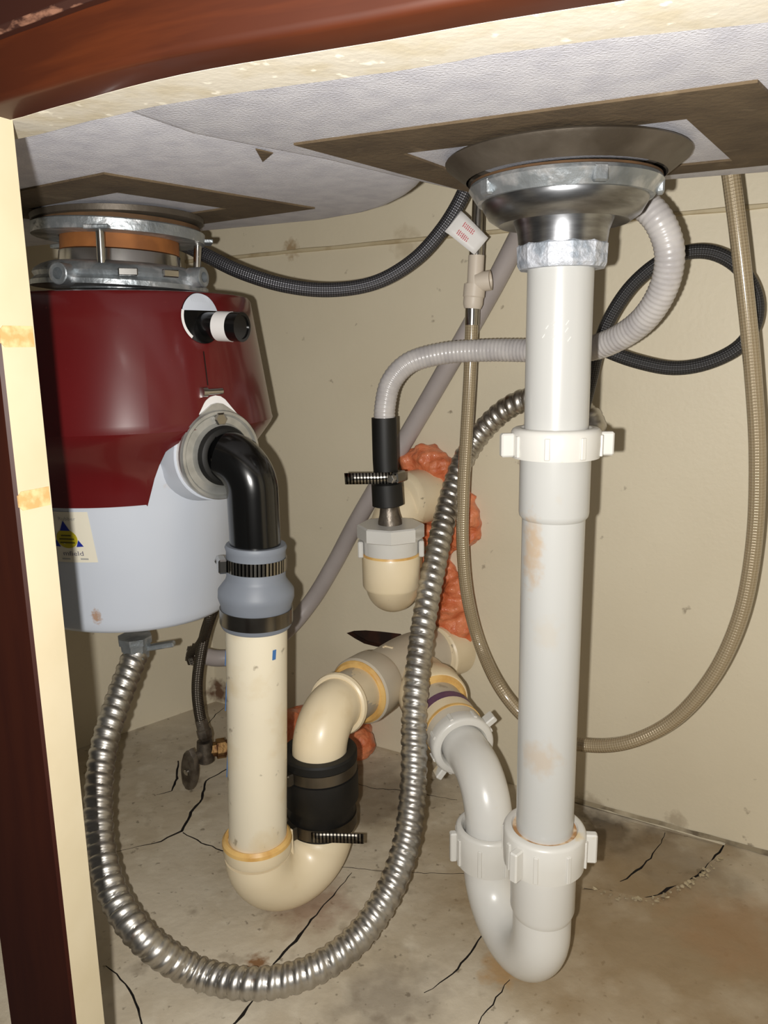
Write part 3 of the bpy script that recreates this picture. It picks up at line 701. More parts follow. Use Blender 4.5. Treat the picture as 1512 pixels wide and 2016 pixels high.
MB().lathe(V((uA.x, uA.y, r0.z)), DN, [(0, .0240), (0, .0272), (.0012, .0282), (.010, .0281), (.013, .0272)], 44).build('hub', M_beige, bt)
MB().ring(V((uA.x, uA.y, r0.z)), DN, [(-.0015, .0236), (-.0030, .0262), (-.0005, .0284), (.0022, .0288), (.003, .0236)], 44).build('glue_bead', M_glue, bt)
cen = (V((uA.x, uA.y, 0)) + uB) / 2; du = (uB - V((uA.x, uA.y, 0))).normalized(); sdn = V((du.y, -du.x, 0)); sdn = sdn if sdn.y < 0 else -sdn
MB().box(V((uA.x, uA.y, r0.z - .018)) + du * .0262 + sdn * .010, du, sdn, V((0, 0, 1)), .0016, .0015, .019, .0006).build('moulded_rib', M_beige, bt)
dr = root('cream_drain_pipe', 'straight cream PVC drain pipe standing below the grey rubber reducer', 'drain pipe', pz(1690, .024))
MB().lathe(pz(1215, .024), pd, [(0, .0238), ((pz(1705, .024) - pz(1215, .024)).length, .0238)], 48).build('pipe', M_beigepipe, dr)
for (x, y, w_, h_) in ((440, 1290, .0015, .006), (441, 1360, .0018, .014), (447, 1500, .0012, .010), (546, 1272, .0015, .004)):
    p = at(x, y, PY); q = pt + pd * ((pt.z - p.z) / -pd.z); dx = max(-.0234, min(.0234, p.x - q.x)); n_ = V((dx, -sqrt(.0240 ** 2 - dx * dx), 0))
    MB().box(q + n_, n_, n_.cross(V((0, 0, 1))), V((.1, 0, 1)), .0003, w_, h_, .0001).build('paint_smear', M_bluewear, dr)

# ------------------------------------------------------------------ grey rubber reducer
rr = root('rubber_reducer', 'grey rubber reducer clamped between the black elbow and cream pipe', 'pipe coupling', pz(1245, .027))
zz = lambda y, r: (pz(y, r) - pz(1085, .022)).length * (1 if y >= 1085 else -1)
c0 = pz(1085, .022)
MB().ring(c0, pd, [(0, .0185), (0, .0225), (.002, .0235), (.005, .0225), (zz(1150, .022), .0225), (zz(1158, .023), .0235), (zz(1182, .029), .0290), (zz(1198, .0292), .0292), (zz(1212, .028), .0272), (zz(1252, .027), .0272), (zz(1255, .026), .0262), (zz(1255, .026), .0185)], 52).build('sleeve', M_rubber_grey, rr, sharp=50)
hose_clamp(rr, pz(1124, .023), pd, .0226, .0098, M_clamp, V((-1, -.35, 0)))
hose_clamp(rr, pz(1232, .0275), pd, .0273, .0115, M_band, V((.2, 1, 0)), name='wide_band')

# ------------------------------------------------------------------ garbage disposal
GY = .650
gt = at(238, 500, GY); gb = at(266, 1250, GY); gd = (gb - gt).normalized()
def ga(y, r=0): z = at(252, y, GY - r).z; return gt + gd * ((gt.z - z) / -gd.z)
zt_ = ga(568, .098)          # top rim
def gs(y, r=0): return (ga(y, r) - zt_).length * (1 if ga(y, r).z <= zt_.z else -1)
prof = [(0, .0960), (.0010, .0995), (.004, .1015), (gs(822), .1195), (gs(828), .1203), (gs(836), .1188), (gs(893), .1010), (gs(920), .0965), (gs(1000), .0935), (gs(1245, .085), .0865)]
def gr(s):
    for i in range(len(prof) - 1):
        if prof[i][0] <= s <= prof[i + 1][0]: t = (s - prof[i][0]) / max(1e-9, prof[i + 1][0] - prof[i][0]); return prof[i][1] * (1 - t) + prof[i + 1][1] * t
    return prof[-1][1] if s > 0 else prof[0][1]
def gpt(a, s, off=0):
    "a = degrees from the side facing the camera, positive to the right"
    r = gr(s) + off; return zt_ + gd * s + V((sin(radians(a)) * r, -cos(radians(a)) * r, 0))
def proj(p):
    v = V(p) - CP; k_ = FPX / v.dot(CF); return 756 + k_ * v.dot(CR), 1008 - k_ * v.dot(CU)
def onbody(x, y, off=.0022):
    "angle and height on the housing whose surface shows at image point (x, y)"
    best = None
    for i in range(-120, 181):
        a = i * .5; s0, s1 = 0.0, .26
        for _ in range(18):
            sm = (s0 + s1) / 2
            if proj(gpt(a, sm, off))[1] < y: s0 = sm
            else: s1 = sm
        e = abs(proj(gpt(a, s0, off))[0] - x)
        if best is None or e < best[0]: best = (e, a, s0)
    return best[1], best[2]
gdp = root('garbage_disposal', 'maroon and pale grey garbage disposal hanging under the left bowl', 'garbage disposal', ga(1250))
sE = gs(1245, .085)
_a, _s = onbody(189, 1214, 0); _a2, _s2 = onbody(345, 955, 0); go = ORG[gdp.name]
M_housing = mat('pale_grey_housing', (198, 204, 214), .34, noise_=[(5, (190, 196, 207), .4, .7)], stains=[((178, 150, 128), 70, .74, .78, .7)], coat=.2,
    spots=[((168, 132, 104), tuple(gpt(_a, _s) - go), .0045, .9, (1, 1, .6)), ((190, 170, 150), tuple(gpt(_a2, _s2) - go), .010, .5, (1, 1, 3))])
lp = [(gs(780), .094), (gs(842), .099)] + [(s, gr(s)) for s in (gs(893), gs(920), gs(960), gs(1000), gs(1080), gs(1160), sE - .003)] + [(sE, .0850), (sE + .0015, .080), (sE + .0015, .0)]
MB().lathe(zt_, gd, lp, 72, caps=False).build('lower_housing', M_housing, gdp, sharp=50)
sLow = onbody(200, 1000)[1]
key = [(-180, sLow)] + [onbody(x, y) for x, y in ((288, 1000), (290, 997), (326, 890), (332, 885), (392, 845), (393, 815), (404, 790), (446, 790), (470, 822), (491, 866))]
key[1] = (key[1][0], sLow)
aR = key[-1][0]; key += [(aR + 10, gs(893)), (aR + 34, gs(893)), (aR + 40, sLow), (180, sLow)]
def zb_(a):
    for i in range(len(key) - 1):
        if key[i][0] <= a <= key[i + 1][0]:
            t = (a - key[i][0]) / max(1e-6, key[i + 1][0] - key[i][0]); return key[i][1] * (1 - t) + key[i + 1][1] * t
    return sLow
angs = sorted(set([-180 + 5 * i for i in range(72)] + [k_[0] for k_ in key[1:-1]] + [(key[i][0] + key[i + 1][0]) / 2 for i in range(1, 12)]))
levels = [0, .0010, .004, .02, .04, .06, .08, gs(815), gs(822), gs(828), gs(836), gs(850)]
rows = [[gpt(a, -.0005, -.03) for a in angs]]
for lv in levels: rows.append([gpt(a, min(lv, zb_(a)), .0022) for a in angs])
for t in (.2, .4, .6, .8, 1.0): rows.append([gpt(a, min(levels[-1], zb_(a)) + (max(zb_(a), levels[-1]) - levels[-1]) * t if zb_(a) > levels[-1] else zb_(a), .0022) for a in angs])
rows.append([gpt(a, zb_(a), .0002) for a in angs])
mb = MB(); mb.grid(rows, True); mb.cap(0, len(angs)); mb.build('upper_shroud', M_red, gdp, sharp=40)
# vertical seam of the shroud
mb = MB(); rows = []
for i in range(14):
    s = gs(694, .1) + (gs(764, .1) - gs(694, .1)) * i / 13; rows.append([gpt(onbody(404, 725)[0] + .25 * k, s, .0024) for k in (-1, 1)])
mb.grid(rows, False); sm2 = mb.build('shroud_seam', M_black, gdp, smooth=False)
# drain inlet stub
ia, si = onbody(396, 632)
def ipt(u, v, off): return gpt(ia + u / .104 * 57.3, si - .002 - v, off)
mb = MB(); mb.grid([[ipt(.0165 * k * cos(2 * pi * j / 32), .0185 * k * sin(2 * pi * j / 32), .0027) for j in range(32)] for k in (.001, .25, .5, .75, 1)], True); io = mb.build('inlet_opening_shade', M_black, gdp, smooth=False)  # flat black disc; shade inside the recessed opening is put into its colour
mb = MB(); mb.grid([[ipt(.0160 * cos(radians(a)), .0056 + (.0180 * sin(radians(a)) - .0056) * k, .0031) for a in range(18, 163, 6)] for k in (0, .5, 1)], False); mb.build('inner_housing_crescent', M_grey, io, smooth=False)
mb = MB(); mb.grid([[ipt(-.0165 * cos(radians(a)) * k, .0185 * sin(radians(a)) * k, .0031) for k in (.88, 1.0)] for a in range(-52, 22, 6)], False); mb.build('opening_rim', M_tag, io, smooth=False)
idr = V((sin(radians(ia + 16)), -cos(radians(ia + 16)), -.06)).normalized(); ip = gpt(ia + 2, si + .003, -.004)
MB().lathe(ip, idr, [(0, .0098), (.036, .0098)], 32).build('inlet_stub', M_black, gdp)
MB().ring(ip, idr, [(.0165, .0098), (.0165, .0108), (.0285, .0108), (.0285, .0098)], 32).build('inlet_label_band', M_tag, gdp)
MB().ring(ip, idr, [(.0285, .0085), (.0285, .0106), (.037, .0106), (.037, .0085)], 32).build('inlet_cap', M_black, gdp)
# small screw on the shroud
sa_, ss_ = onbody(416, 771); c = gpt(sa_, ss_, .0035); tgd = V((cos(radians(sa_)), sin(radians(sa_)), 0))
MB().lathe(c - tgd * .0095, tgd, [(0, .0022), (.0002, .0038), (.0045, .0038), (.0048, .0025), (.0185, .0025)], 14).build('shroud_screw', M_chrome, gdp, sharp=30)
# discharge flange
fa = 43; fdv = V((sin(radians(fa)), -cos(radians(fa)), 0)); fc = at(430, 895, 0.5745); base_r = (V((fc.x, fc.y, 0)) - V((ga(897).x, ga(897).y, 0))).dot(fdv)
fx = V((cos(radians(fa)), sin(radians(fa)), 0)); fz = V((0, 0, 1))
def disc(R, ear, er):
    pts = []
    for j in range(48):
        a = 2 * pi * j / 48; pts.append((R * cos(a), R * sin(a)))
    for j in range(16):
        a = 2 * pi * j / 16; pts.append((er * cos(a), ear + er * sin(a)))
    return pts
mb = MB(); mb.lathe(fc - fdv * .035, fdv, [(0, .040), (.02, .037), (.031, .035)], 44); mb.build('outlet_boss', M_grey, gdp)
mb = MB(); mb.hull([fc + fx * p + fz * q + fdv * e for p, q in disc(.0330, .0330, .0115) for e in (-.004, .001)]); mb.build('discharge_gasket', M_tag, gdp, sharp=40)
mb = MB(); mb.hull([fc + fx * p + fz * q + fdv * e for p, q in disc(.0340, .0270, .0120) for e in (.0012, .0035)]); fl0 = mb.build('discharge_flange', M_flange, gdp, sharp=30)
MB().ring(fc, fdv, [(.0034, .019), (.0034, .0330), (.0046, .0338), (.006, .0330), (.0062, .0310), (.0042, .0295), (.0048, .0245), (.0085, .0225), (.0085, .019)], 48).build('flange_lip', M_flange, fl0, sharp=40)
MB().lathe(fc + fz * .027 + fdv * .003, fdv, [(0, .0055), (.004, .0055), (.0045, .004)], 6).build('flange_screw', M_chrome, fl0, sharp=20)
# sticker
sA1, sz0 = onbody(171, 1008, .0004); sA0, sz1 = onbody(98, 1104, .0004); sA0 -= 3.2
def stick(u, v, off): return gpt(sA0 + (sA1 - sA0) * u + 3.2 * v, sz0 + (sz1 - sz0) * v, off)
mb = MB(); mb.grid([[stick(i / 12, j / 6, .0004) for i in range(13)] for j in range(7)], False); stk = mb.build('sticker', M_label, gdp)
def decal(poly, mt, name, off=.0007):
    mb = MB(); mb.v = [stick(u, v, off) for u, v in poly]; mb.face(range(len(poly))); return mb.build(name, mt, stk, smooth=False)
tb_ = (.50, .19); 
decal([(.50, .17), (.60, .37), (.40, .37)], M_blue, 'blue_triangle_tip')
decal([(.72, .55), (.80, .68), (.66, .69)], M_blue, 'blue_triangle_corner')
decal([(.28, .55), (.34, .69), (.20, .68)], M_blue, 'blue_triangle_corner')
decal([(.5 + .21 * cos(2 * pi * j / 28), .53 + .185 * sin(2 * pi * j / 28)) for j in range(28)], M_yellow, 'yellow_disc', .0006)
def decal_text(txt, u0, v0, size, sx, sy, mt):
    vs, fs = text_polys(txt, size); mb = MB(); mb.v = [stick(u0 + p.x * sx, v0 - p.y * sy, .0010) for p in vs]
    for f in fs: mb.face(f)
    return mb.build('printed_text', mt, stk, smooth=False)
decal_text('Rubber', .42, .165, 1, .115, .10, M_inkgrey)
for v_, w_ in ((.45, .10), (.52, .15), (.59, .15)):
    decal([(.5 - w_, v_), (.5 + w_, v_), (.5 + w_, v_ + .028), (.5 - w_, v_ + .028)], M_inkdark, 'blurred_print_line', .0009)
decal_text('mfield', .36, .86, 1, .17, .13, M_ink)
decal([(.32, .915), (.84, .915), (.84, .945), (.32, .945)], M_inkgrey, 'blurred_print_line', .0009)
# mounting assembly
mt_ = lambda y, r=0: ga(y, r)
mz0 = mt_(422, .066); 
MB().ring(V((mz0.x, mz0.y, ZS - .001)), DN, [(0, .050), (0, .0665), (.004, .066), (ZS - mz0.z - .003, .062), (ZS - mz0.z - .003, .050)], 52).build('sink_flange', M_outlet, gdp)
MB().ring(mz0 + V((0, 0, .0035)), gd, [(0, .045), (0, .0635), (.0035, .0640), (.0035, .045)], 52).build('fibre_gasket', M_gasket, gdp)
bz = mt_(447, .066)
bk = MB().ring(mz0, gd, [(0, .0465), (0, .0655), (.001, .0668), ((bz - mz0).length, .0665), ((bz - mz0).length, .0465)], 52).build('backup_flange', M_zinc, gdp)
slv0 = mt_(430, .046); slv1 = mt_(484, .046); slv2 = mt_(512, .047)
MB().lathe(slv0, gd, [(0, .0455), ((slv1 - slv0).length, .0462)], 52).build('fibre_sleeve', M_fibre, gdp)
MB().lathe(slv1, gd, [(0, .0440), (.001, .0470), ((slv2 - slv1).length, .0480)], 52).build('mount_collar', M_chrome, gdp)
lr0 = mt_(506, .066); lr1 = mt_(556, .068); lh = (lr1 - lr0).length
lr = MB().ring(lr0, gd, [(0, .040), (0, .0560), (.002, .0610), (lh * .30, .0660), (lh * .45, .0672), (lh * .62, .0655), (lh * .8, .0690), (lh, .0690), (lh, .040)], 60).build('lower_mount_ring', M_zinc, gdp)
for a in (-17, 72, 200):
    dd = V((sin(radians(a)), -cos(radians(a)), 0)); tg_ = V((cos(radians(a)), sin(radians(a)), 0))
    c = lr0 + gd * (lh * .62) + dd * .070
    MB().ring(c - dd * .006, dd, [(0, .0042), (0, .0078), (.012, .0078), (.0125, .0070), (.0125, .0042)], 24).build('mount_ear', M_zinc, lr)
for a in (22, 50):
    dd = V((sin(radians(a)), -cos(radians(a)), 0)); tg_ = V((cos(radians(a)), sin(radians(a)), 0))
    MB().box(lr0 + gd * (lh * .55) + dd * .0672, tg_, dd, gd, .007, .0018, lh * .16, .0008).build('ramp_lug', M_chrome, lr)
for a in (5, 107, -118):
    dd = V((sin(radians(a)), -cos(radians(a)), 0)); p0 = mz0 + dd * .0615 + gd * .002; p1 = lr0 + dd * .0600 + gd * .003
    MB().lathe(p0, p1 - p0, [(0, .0032), ((p1 - p0).length, .0032)], 16).build('mounting_screw', M_chrome, gdp)
    MB().box(bz + dd * .066, dd, dd.cross(V((0, 0, 1))), V((0, 0, 1)), .007, .009, .0016, .0006).build('flange_ear', M_zinc, bk)
# conduit connector at the bottom
cpt = at(266, 1262, GY - .01); cbt = V((cpt.x, cpt.y, ga(1252).z))
cn = MB().lathe(cbt + V((0, 0, .004)), DN, [(0, .0150), (.006, .0150), (.0065, .0135), (.012, .0132), (.0125, .0118), (.02, .0116)], 8).build('conduit_connector', M_zinc, gdp, sharp=20)
MB().box(cbt + V((.022, 0, -.006)), V((1, 0, .15)), V((0, 1, 0)), V((-.15, 0, 1)), .013, .004, .0022, .001).build('connector_screw', M_zinc, cn)

# ------------------------------------------------------------------ black discharge elbow
be = root('black_discharge_elbow', 'glossy black plastic discharge elbow between disposal flange and grey reducer', 'pipe fitting', pz(1090, .019))
pe = V((pz(1110, .019)))
k0 = fc + fdv * .002
Pb = resample(fillet([k0 - fdv * .008, k0 + fdv * .004, V((pe.x, pe.y, fc.z - .002)), pe, pe + pd * .012], [.02, .034, .01], 16), .004)
MB().tube(Pb, .0193, 40).build('bend', M_black, be)
MB().ring(k0 + fdv * .004, fdv, [(0, .017), (0, .0222), (.003, .0226), (.006, .0208), (.007, .0185), (.007, .017)], 44).build('rubber_lip', M_rubber, be)

# ------------------------------------------------------------------ flexible metal conduit
Pc = [cbt + V((0, 0, -.012))] + [near(x, y, Y, .016) for x, y, Y in ((258, 1310, .632), (232, 1380, .610), (205, 1470, .582), (194, 1570, .556), (199, 1670, .532), (225, 1765, .508), (285, 1850, .488))]
Pc += [atz(x, y, .0135) for x, y in ((385, 1914), (500, 1937))]
Pc += [near(x, y, Y, .016) for x, y, Y in ((600, 1917, .483), (690, 1860, .499), (755, 1775, .521), (797, 1670, .547), (814, 1540, .578), (816, 1400, .612), (832, 1240, .655), (858, 1100, .70), (885, 985, .74), (915, 900, .765), (955, 843, .775), (1005, 800, .77), (1060, 782, .76), (1120, 795, .75), (1168, 832, .738))] + [onwall(1164, 866, .014)]
for p in Pc: p.z = max(p.z, .0135)
Pc = resample(catmull(Pc, 16), .0011)
def ribs(S, a):
    t = (S / .0090 + a / (2 * pi)) % 1.0
    if t < .60: return .0106 + .0010 * sin(pi * t / .60) ** .6
    if t < .70: return .0103
    if t < .90: return .0103 + .0005 * sin(pi * (t - .70) / .20)
    return .0101
mb = MB().tube(Pc, .0115, 24, rf=ribs); con = mb.build('metal_conduit', M_conduit, base=V((Pc[0].x, Pc[0].y, 0)), sharp=60)
tag(con, 'ribbed flexible metal conduit looping from the disposal down across the floor', 'conduit')

# ------------------------------------------------------------------ hoses
def hose(name, label, M, pts, r, seg=16, rf=None, step=.004, cat='hose', gap=.012):
    P = resample(catmull([near(x, y, Y, gap) for x, y, Y in pts], 14), step); lo = min(P, key=lambda p: p.z)
    rt = root(name, label, cat, lo); MB().tube(P, r, seg, rf=rf).build('hose_body', M, rt, sharp=60); return rt, P
hA, PA = hose('braided_supply_hose', 'dark steel-braided supply hose sagging behind the sink from disposal to tag', M_brdark,
    [(290, 468, .735), (350, 478, .72), (400, 500, .705), (470, 534, .695), (560, 562, .69), (650, 571, .69), (740, 556, .69), (815, 512, .69), (868, 455, .69), (903, 400, .69), (925, 350, .69), (945, 290, .69)], .0062, 18)
# paper tag folded over the hose
tg_c = at(897, 440, .6835); td = (at(925, 385, .69) - at(868, 455, .69)).normalized(); tn = V((0, -1, .1)).normalized(); ts = td.cross(tn).normalized(); ts = ts if ts.x > 0 else -ts
mb = MB(); rows = []
for i in range(9):
    t = i / 8; w_ = -.007 + .036 * t; bow = .0005 * sin(t * 5)
    rows.append([tg_c + ts * w_ + td * (k * (.011 - .002 * t)) + tn * (.0005 + bow + (-.007 * max(0, -w_ / .007) ** 2)) for k in (-1, -.5, 0, .5, 1)])
mb.grid(rows, False); tgo = mb.build('paper_tag', M_tag, hA)
so = tgo.modifiers.new('thickness', 'SOLIDIFY'); so.thickness = .0004
mb = MB()
for ln_ in range(2):
    for i in range(7):
        h_ = random.uniform(.0012, .0022); c = tg_c + ts * (.006 + ln_ * .0 + .0017 * i) + td * (.0036 - .0078 * ln_) + tn * .0012
        for q in range(2): mb.box(c + td * (.0012 - .0022 * q) + ts * .0003 * q, td, ts, tn, h_ * .55, .00038, .0003)
pr = mb.build('tag_print', M_redink, tgo, smooth=False)
hB, PB = hose('clear_braided_faucet_hose', 'clear braided faucet hose making a long U down past the white pipe', M_brclear,
    [(929, 628, .718), (925, 740, .718), (918, 860, .718), (912, 970, .718), (911, 1080, .718), (921, 1180, .718), (945, 1270, .718), (985, 1355, .68), (1030, 1410, .665), (1085, 1450, .645), (1150, 1467, .63), (1230, 1463, .61), (1320, 1422, .595), (1400, 1335, .58), (1455, 1220, .572), (1483, 1080, .568), (1491, 900, .565), (1481, 720, .565), (1463, 540, .565), (1441, 360, .565), (1428, 270, .565)], .0061, 20)
a_, b_2 = at(929, 640, .718), at(930, 604, .718)
MB().lathe(a_, b_2 - a_, [(0, .0066), ((b_2 - a_).length, .0066)], 24).build('ferrule', M_chrome, hB)
cn0, cn1, cn2 = at(930, 608, .718), at(935, 560, .718), at(938, 503, .718)
cp = MB().lathe(cn0, cn1 - cn0, [(0, .0075), (.004, .0090), ((cn1 - cn0).length * .45, .0090), ((cn1 - cn0).length * .5, .0098), ((cn1 - cn0).length, .0098)], 28).build('quick_coupler', M_ivory, hB)
MB().lathe(cn1, cn2 - cn1, [(0, .0072), ((cn2 - cn1).length, .0072)], 28).build('coupler_neck', M_ivory, cp)
MB().lathe(at(938, 556, .716), V((1, -.35, .1)), [(0, .0082), (.009, .0088), (.013, .0088), (.013, .0072), (.009, .0068)], 28).build('coupler_button', M_ivory, cp)
MB().lathe(cn2, at(940, 462, .718) - cn2, [(0, .0068), ((at(940, 462, .718) - cn2).length, .0070)], 24).build('upper_ferrule', M_chrome, hB)
MB().tube(resample(catmull([at(940, 470, .718), at(941, 430, .718), at(943, 385, .718), at(947, 320, .718)], 6), .006), .0058, 20).build('riser_tube', M_chrome, hB)
hC, PC = hose('black_braided_hose', 'black braided hose coiled in a loop right of the white pipe', M_brblack,
    [(1150, 800, .66), (1165, 740, .655), (1178, 685, .645), (1203, 622, .635), (1250, 556, .625), (1315, 508, .615), (1390, 495, .608), (1450, 522, .602), (1486, 580, .60), (1487, 632, .60), (1460, 678, .60), (1400, 712, .605), (1330, 725, .612), (1255, 712, .622), (1190, 688, .632), (1140, 660, .642)], .0056, 18)
def corr(r0, amp, pitch): return lambda S, a: r0 + amp * sin(2 * pi * S / pitch)
hD, PD = hose('corrugated_drain_hose', 'pale grey corrugated dishwasher drain hose arching behind the white pipe', M_drainhose,
    [(757, 850, .70), (758, 800, .70), (770, 752, .70), (803, 716, .70), (865, 697, .695), (950, 690, .682), (1040, 690, .66), (1120, 692, .63), (1200, 674, .59), (1268, 628, .56), (1308, 562, .54), (1318, 495, .53), (1298, 436, .53), (1258, 395, .54), (1205, 365, .555), (1160, 335, .575)], .0098, 20, rf=corr(.0097, .00028, .0036), step=.0010)
hE, PE = hose('smooth_grey_tube', 'smooth grey tube running diagonally down along the back wall', M_smooth,
    [(1040, 430, .72), (1012, 485, .74), (965, 575, .76), (900, 690, .78), (800, 862, .83), (705, 1022, .86), (655, 1115, .87), (612, 1185, .87), (562, 1243, .86), (500, 1285, .85), (430, 1296, .84), (395, 1290, .83)], .0098, 20)
MB().lathe(PE[-1], V((-1, -.1, .2)), [(-.006, .0112), (.004, .0118), (.0042, .0135), (.011, .0135), (.0115, .0095), (.016, .0090)], 8).build('end_nut', M_oldmetal, hE, sharp=20)
hF, PF = hose('steel_braided_connector', 'short steel-braided connector rising from the shutoff valve', M_brsteel,
    [(440, 1150, .80), (422, 1195, .80), (406, 1240, .80), (394, 1295, .795), (388, 1350, .79), (392, 1400, .785), (404, 1450, .78)], .0062, 18)
MB().lathe(PF[-1], PF[-3] - PF[-1], [(-.004, .0062), (0, .0085), (.008, .0085), (.009, .0072), (.020, .0070)], 6).build('hose_nut', M_oldmetal, hF, sharp=20)
# second slack end beside it
rt, _ = hose('loose_braid_end', 'loose kinked braid end beside the steel connector under the disposal', M_brsteel, [(425, 1186, .79), (412, 1210, .785), (409, 1232, .787), (393, 1268, .80), (374, 1290, .81), (378, 1306, .81)], .0048, 14)

# ------------------------------------------------------------------ shutoff valve
vc = at(404, 1478, .78)
vv = root('shutoff_valve', 'corroded angle shutoff valve with oval handle near the left rear corner', 'valve', V((vc.x, vc.y, 0)))
MB().lathe(vc + V((0, 0, .012)), DN, [(0, .0085), (.012, .0095), (.024, .0095), (.026, .007)], 20).build('valve_body', M_oldmetal, vv)
sdv = V((.85, .35, -.05)).normalized()
MB().lathe(vc, sdv, [(0, .0075), (.012, .0080), (.0125, .0110), (.022, .0110), (.0225, .0085), (.03, .0085)], 6).build('compression_nut', M_brass, vv, sharp=20)
MB().lathe(vc, sdv, [(.03, .0072), (.10, .0072)], 20).build('supply_stub', M_brass, vv)
hdv = V((-.62, -.75, -.15)).normalized(); hcn = vc + hdv * .022 + V((0, 0, -.010))
MB().lathe(vc, hdv, [(0, .0055), (.02, .0050)], 16).build('stem', M_oldmetal, vv)
rows = []; hx = V((.12, 0, 1)).normalized(); hy = hdv.cross(hx).normalized()
for (e, sc_) in ((-.004, .75), (-.003, .96), (0, 1.0), (.003, .96), (.004, .75)):
    rows.append([hcn + hdv * e + hx * (.0245 * sc_ * cos(2 * pi * j / 36) * (1 + .06 * cos(8 * 2 * pi * j / 36))) + hy * (.0125 * sc_ * sin(2 * pi * j / 36)) for j in range(36)])
mb = MB(); b = mb.grid(rows, True); mb.cap(0, 36); mb.cap(4 * 36, 36, True); mb.build('oval_handle', M_oldmetal, vv)
MB().lathe(hcn + hdv * .003, hdv, [(0, .0036), (.003, .0036), (.0035, .0028)], 14).build('handle_screw', M_chrome, vv)

# ------------------------------------------------------------------ upper branch: rubber connector, adapter, small trap
AY = .70; ac = at(769, 1040, AY)
aX = V((ac.x, ac.y, 0))
def az(y, r): return V((ac.x, ac.y, at(769, y, AY - r).z))
rcn = root('rubber_hose_connector', 'black rubber connector clamped on the grey corrugated hose end', 'hose connector', at(763, 995, AY))
q0, q1, q2, q3 = at(756, 822, AY), at(758, 905, AY), at(761, 950, AY), at(764, 996, AY)
MB().tube(resample([q0, q1, q2], .004), .0115, 28).build('sleeve', M_rubber, rcn)
MB().lathe(q2 - (q3 - q2) * .05, q3 - q2, [(0, .0118), (.002, .0143), ((q3 - q2).length, .0147), ((q3 - q2).length + .001, .0125)], 32).build('cuff', M_rubber, rcn)
cc = at(760, 937, AY); cd = (q2 - q1).normalized()
tl = [cc + Matrix.Rotation(radians(a), 3, 'Z') @ V((0, -.0128, 0)) for a in (30, 15, 0, -12)] + [cc + V((-.004, -.0135, 0)) + V((-1, .06, -.004)).normalized() * (.0085 * (i + 1)) for i in range(4)]
hose_clamp(rcn, cc, cd, .0117, .0088, M_clamp, V((1, -.75, 0)), tail=(tl, .0105), tailM=M_clamp)
bb = root('hose_barb_adapter', 'white hex plastic adapter with grey hose barb below the rubber connector', 'pipe fitting', az(1110, .026))
b0 = az(1048, .0)
MB().lathe(at(765, 988, AY), b0 - at(765, 988, AY), [(0, .0075), (.006, .0085), (.012, .0095), (.018, .0112), ((b0 - at(765, 988, AY)).length, .0118)], 24).build('barb', M_oldmetal, bb)
hx0, hx1, hx2 = az(1050, .030), az(1077, .030), az(1108, .027)
MB().lathe(V((ac.x, ac.y, hx0.z + .002)), DN, [(0, .0300), (.0012, .0318), (hx0.z - hx1.z, .0318), (hx0.z - hx1.z + .001, .0300)], 8).build('hex_collar', M_white, bb, sharp=15)
MB().lathe(hx1, DN, [(-.001, .0265), (hx1.z - hx2.z, .0262)], 44).build('sleeve', M_white, bb)
for s in (-1, 1):
    MB().box(V((ac.x + s * .0285, ac.y - .004, (hx1.z + hx2.z) / 2)), V((1, 0, 0)), V((0, 1, 0)), V((0, 0, 1)), .0025, .006, (hx1.z - hx2.z) * .5, .001).build('grip_lug', M_white, bb)
ut = root('small_cream_trap', 'small cream PVC trap with riser bending back into the orange foam', 'drain trap', az(1230, .01))
ry = V((ac.x + .004, .768, 0)); zlow = at(772, 1230, AY - .01).z + .0265
whu = onwall(852, 972)
Pt = fillet([hx2, V((aX.x, aX.y, zlow)), V((ry.x, ry.y, zlow)), V((ry.x, ry.y, whu.z - .004)), whu + WN * .002], [.034, .034, .036], 14)
MB().tube(resample(Pt, .004), .0258, 40).build('bend', M_beige, ut)
MB().lathe(hx2, DN, [(-.001, .0245), (-.001, .0272), (.001, .0278), (hx2.z - az(1168, .027).z, .0274), (hx2.z - az(1172, .026).z, .0262)], 44).build('hub', M_beige, ut)
MB().ring(hx2, DN, [(-.003, .0245), (-.003, .0268), (-.001, .0275), (.0, .0245)], 44).build('glue_bead', M_glue, ut)
MB().lathe(V((ry.x, ry.y, hx2.z)), DN, [(-.001, .0245), (0, .029), (.03, .029), (.031, .026)], 44).build('riser_hub', M_beige, ut)
wdn = (whu - V((ry.x, ry.y, whu.z))).normalized()
MB().lathe(whu - wdn * .052, wdn, [(0, .0262), (.0005, .0285), (.004, .0298), (.009, .0302), (.0095, .0290), (.054, .0290)], 44).build('wall_hub', M_beige, ut)

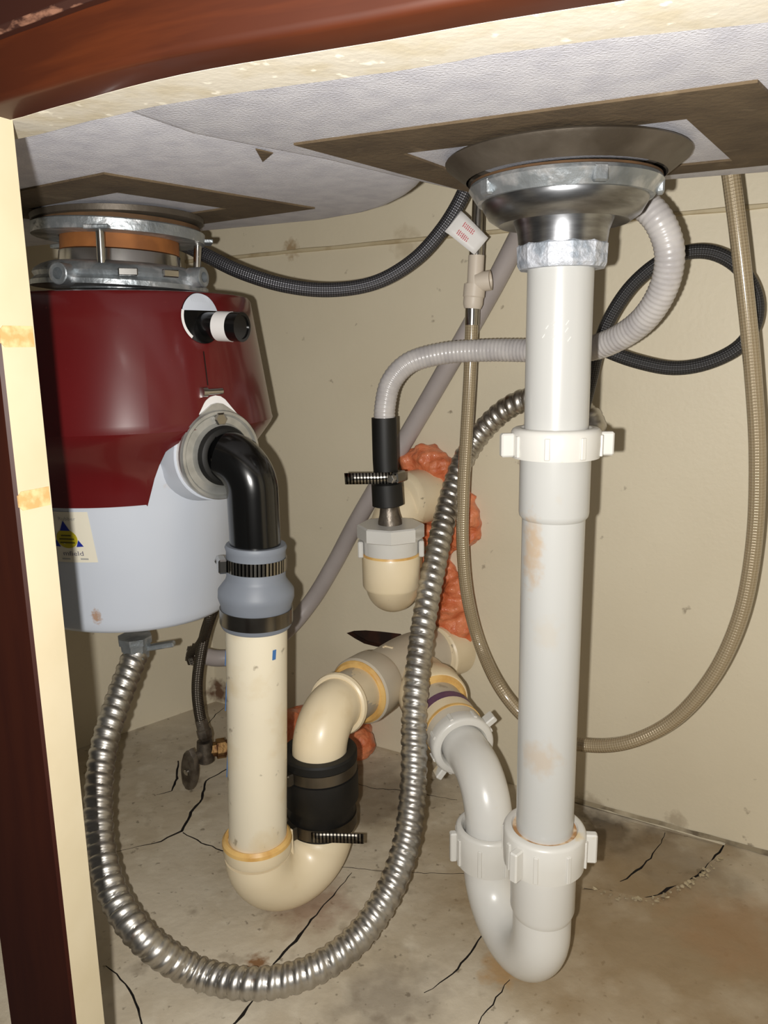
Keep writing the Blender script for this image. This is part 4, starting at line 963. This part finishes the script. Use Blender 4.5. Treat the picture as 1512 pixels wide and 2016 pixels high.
# ------------------------------------------------------------------ orange foam
def foam(name, label, blobs, vox=.0022, amp=.0075):
    bm = bmesh.new()
    for c, r, sq in blobs:
        mtx = Matrix.Translation(c) @ Matrix.Diagonal((sq[0], sq[1], sq[2], 1))
        bmesh.ops.create_icosphere(bm, subdivisions=4, radius=r, matrix=mtx)
    base = min((V(c) for c, _, _ in blobs), key=lambda p: p.z)
    for v in bm.verts:
        d = noise.noise(v.co * 190) * .55 + noise.noise(v.co * 95) * .6 + noise.noise(v.co * 45) * .5
        v.co += v.normal * d * amp; v.co -= base
    me = bpy.data.meshes.new(name); bm.to_mesh(me); bm.free(); me.materials.append(M_foam)
    o = bpy.data.objects.new(name, me); COL.objects.link(o); o.location = base
    rm = o.modifiers.new('merge', 'REMESH'); rm.mode = 'VOXEL'; rm.voxel_size = vox; rm.use_smooth_shade = True
    tag(o, label, 'foam', 'expanding foam round the pipe holes'); return o
def ob(x, y, off, r, sq=(1, 1, 1)): return (onwall(x, y, off), r, sq)
foam('expanding_foam', 'orange expanding foam ring around the upper cream pipe at the wall',
    [ob(812, 912, .004, .016), ob(838, 905, .006, .017), ob(866, 922, .006, .017), ob(884, 960, .004, .016), ob(893, 1000, .006, .019), ob(888, 1040, .008, .019), ob(868, 1075, .006, .016), ob(852, 1098, .003, .013), ob(915, 1020, .006, .019), ob(922, 1050, .004, .015), ob(905, 985, .005, .016), ob(852, 1050, .004, .016)])
foam('expanding_foam', 'orange expanding foam above the wye where it meets the wall',
    [ob(882, 1125, .003, .012), ob(892, 1160, .006, .015), ob(885, 1195, .009, .018), ob(902, 1200, .006, .016), ob(898, 1232, .008, .015), ob(914, 1250, .003, .010), ob(872, 1215, .008, .015)])
fo = [(atz(705, 1500, .012) + V((0, .02, .012)), .019, (1, 1, 1)), (atz(670, 1470, .012) + V((0, .01, .012)), .03, (1.3, 1, .9)), (atz(610, 1450, .012) + V((0, .0, .012)), .03, (1.3, 1, .9)), (atz(570, 1465, .012) + V((0, 0, .012)), .026, (1, 1, 1.2))]
foam('expanding_foam', 'orange foam lump on the floor behind the black coupling', fo, amp=.003)
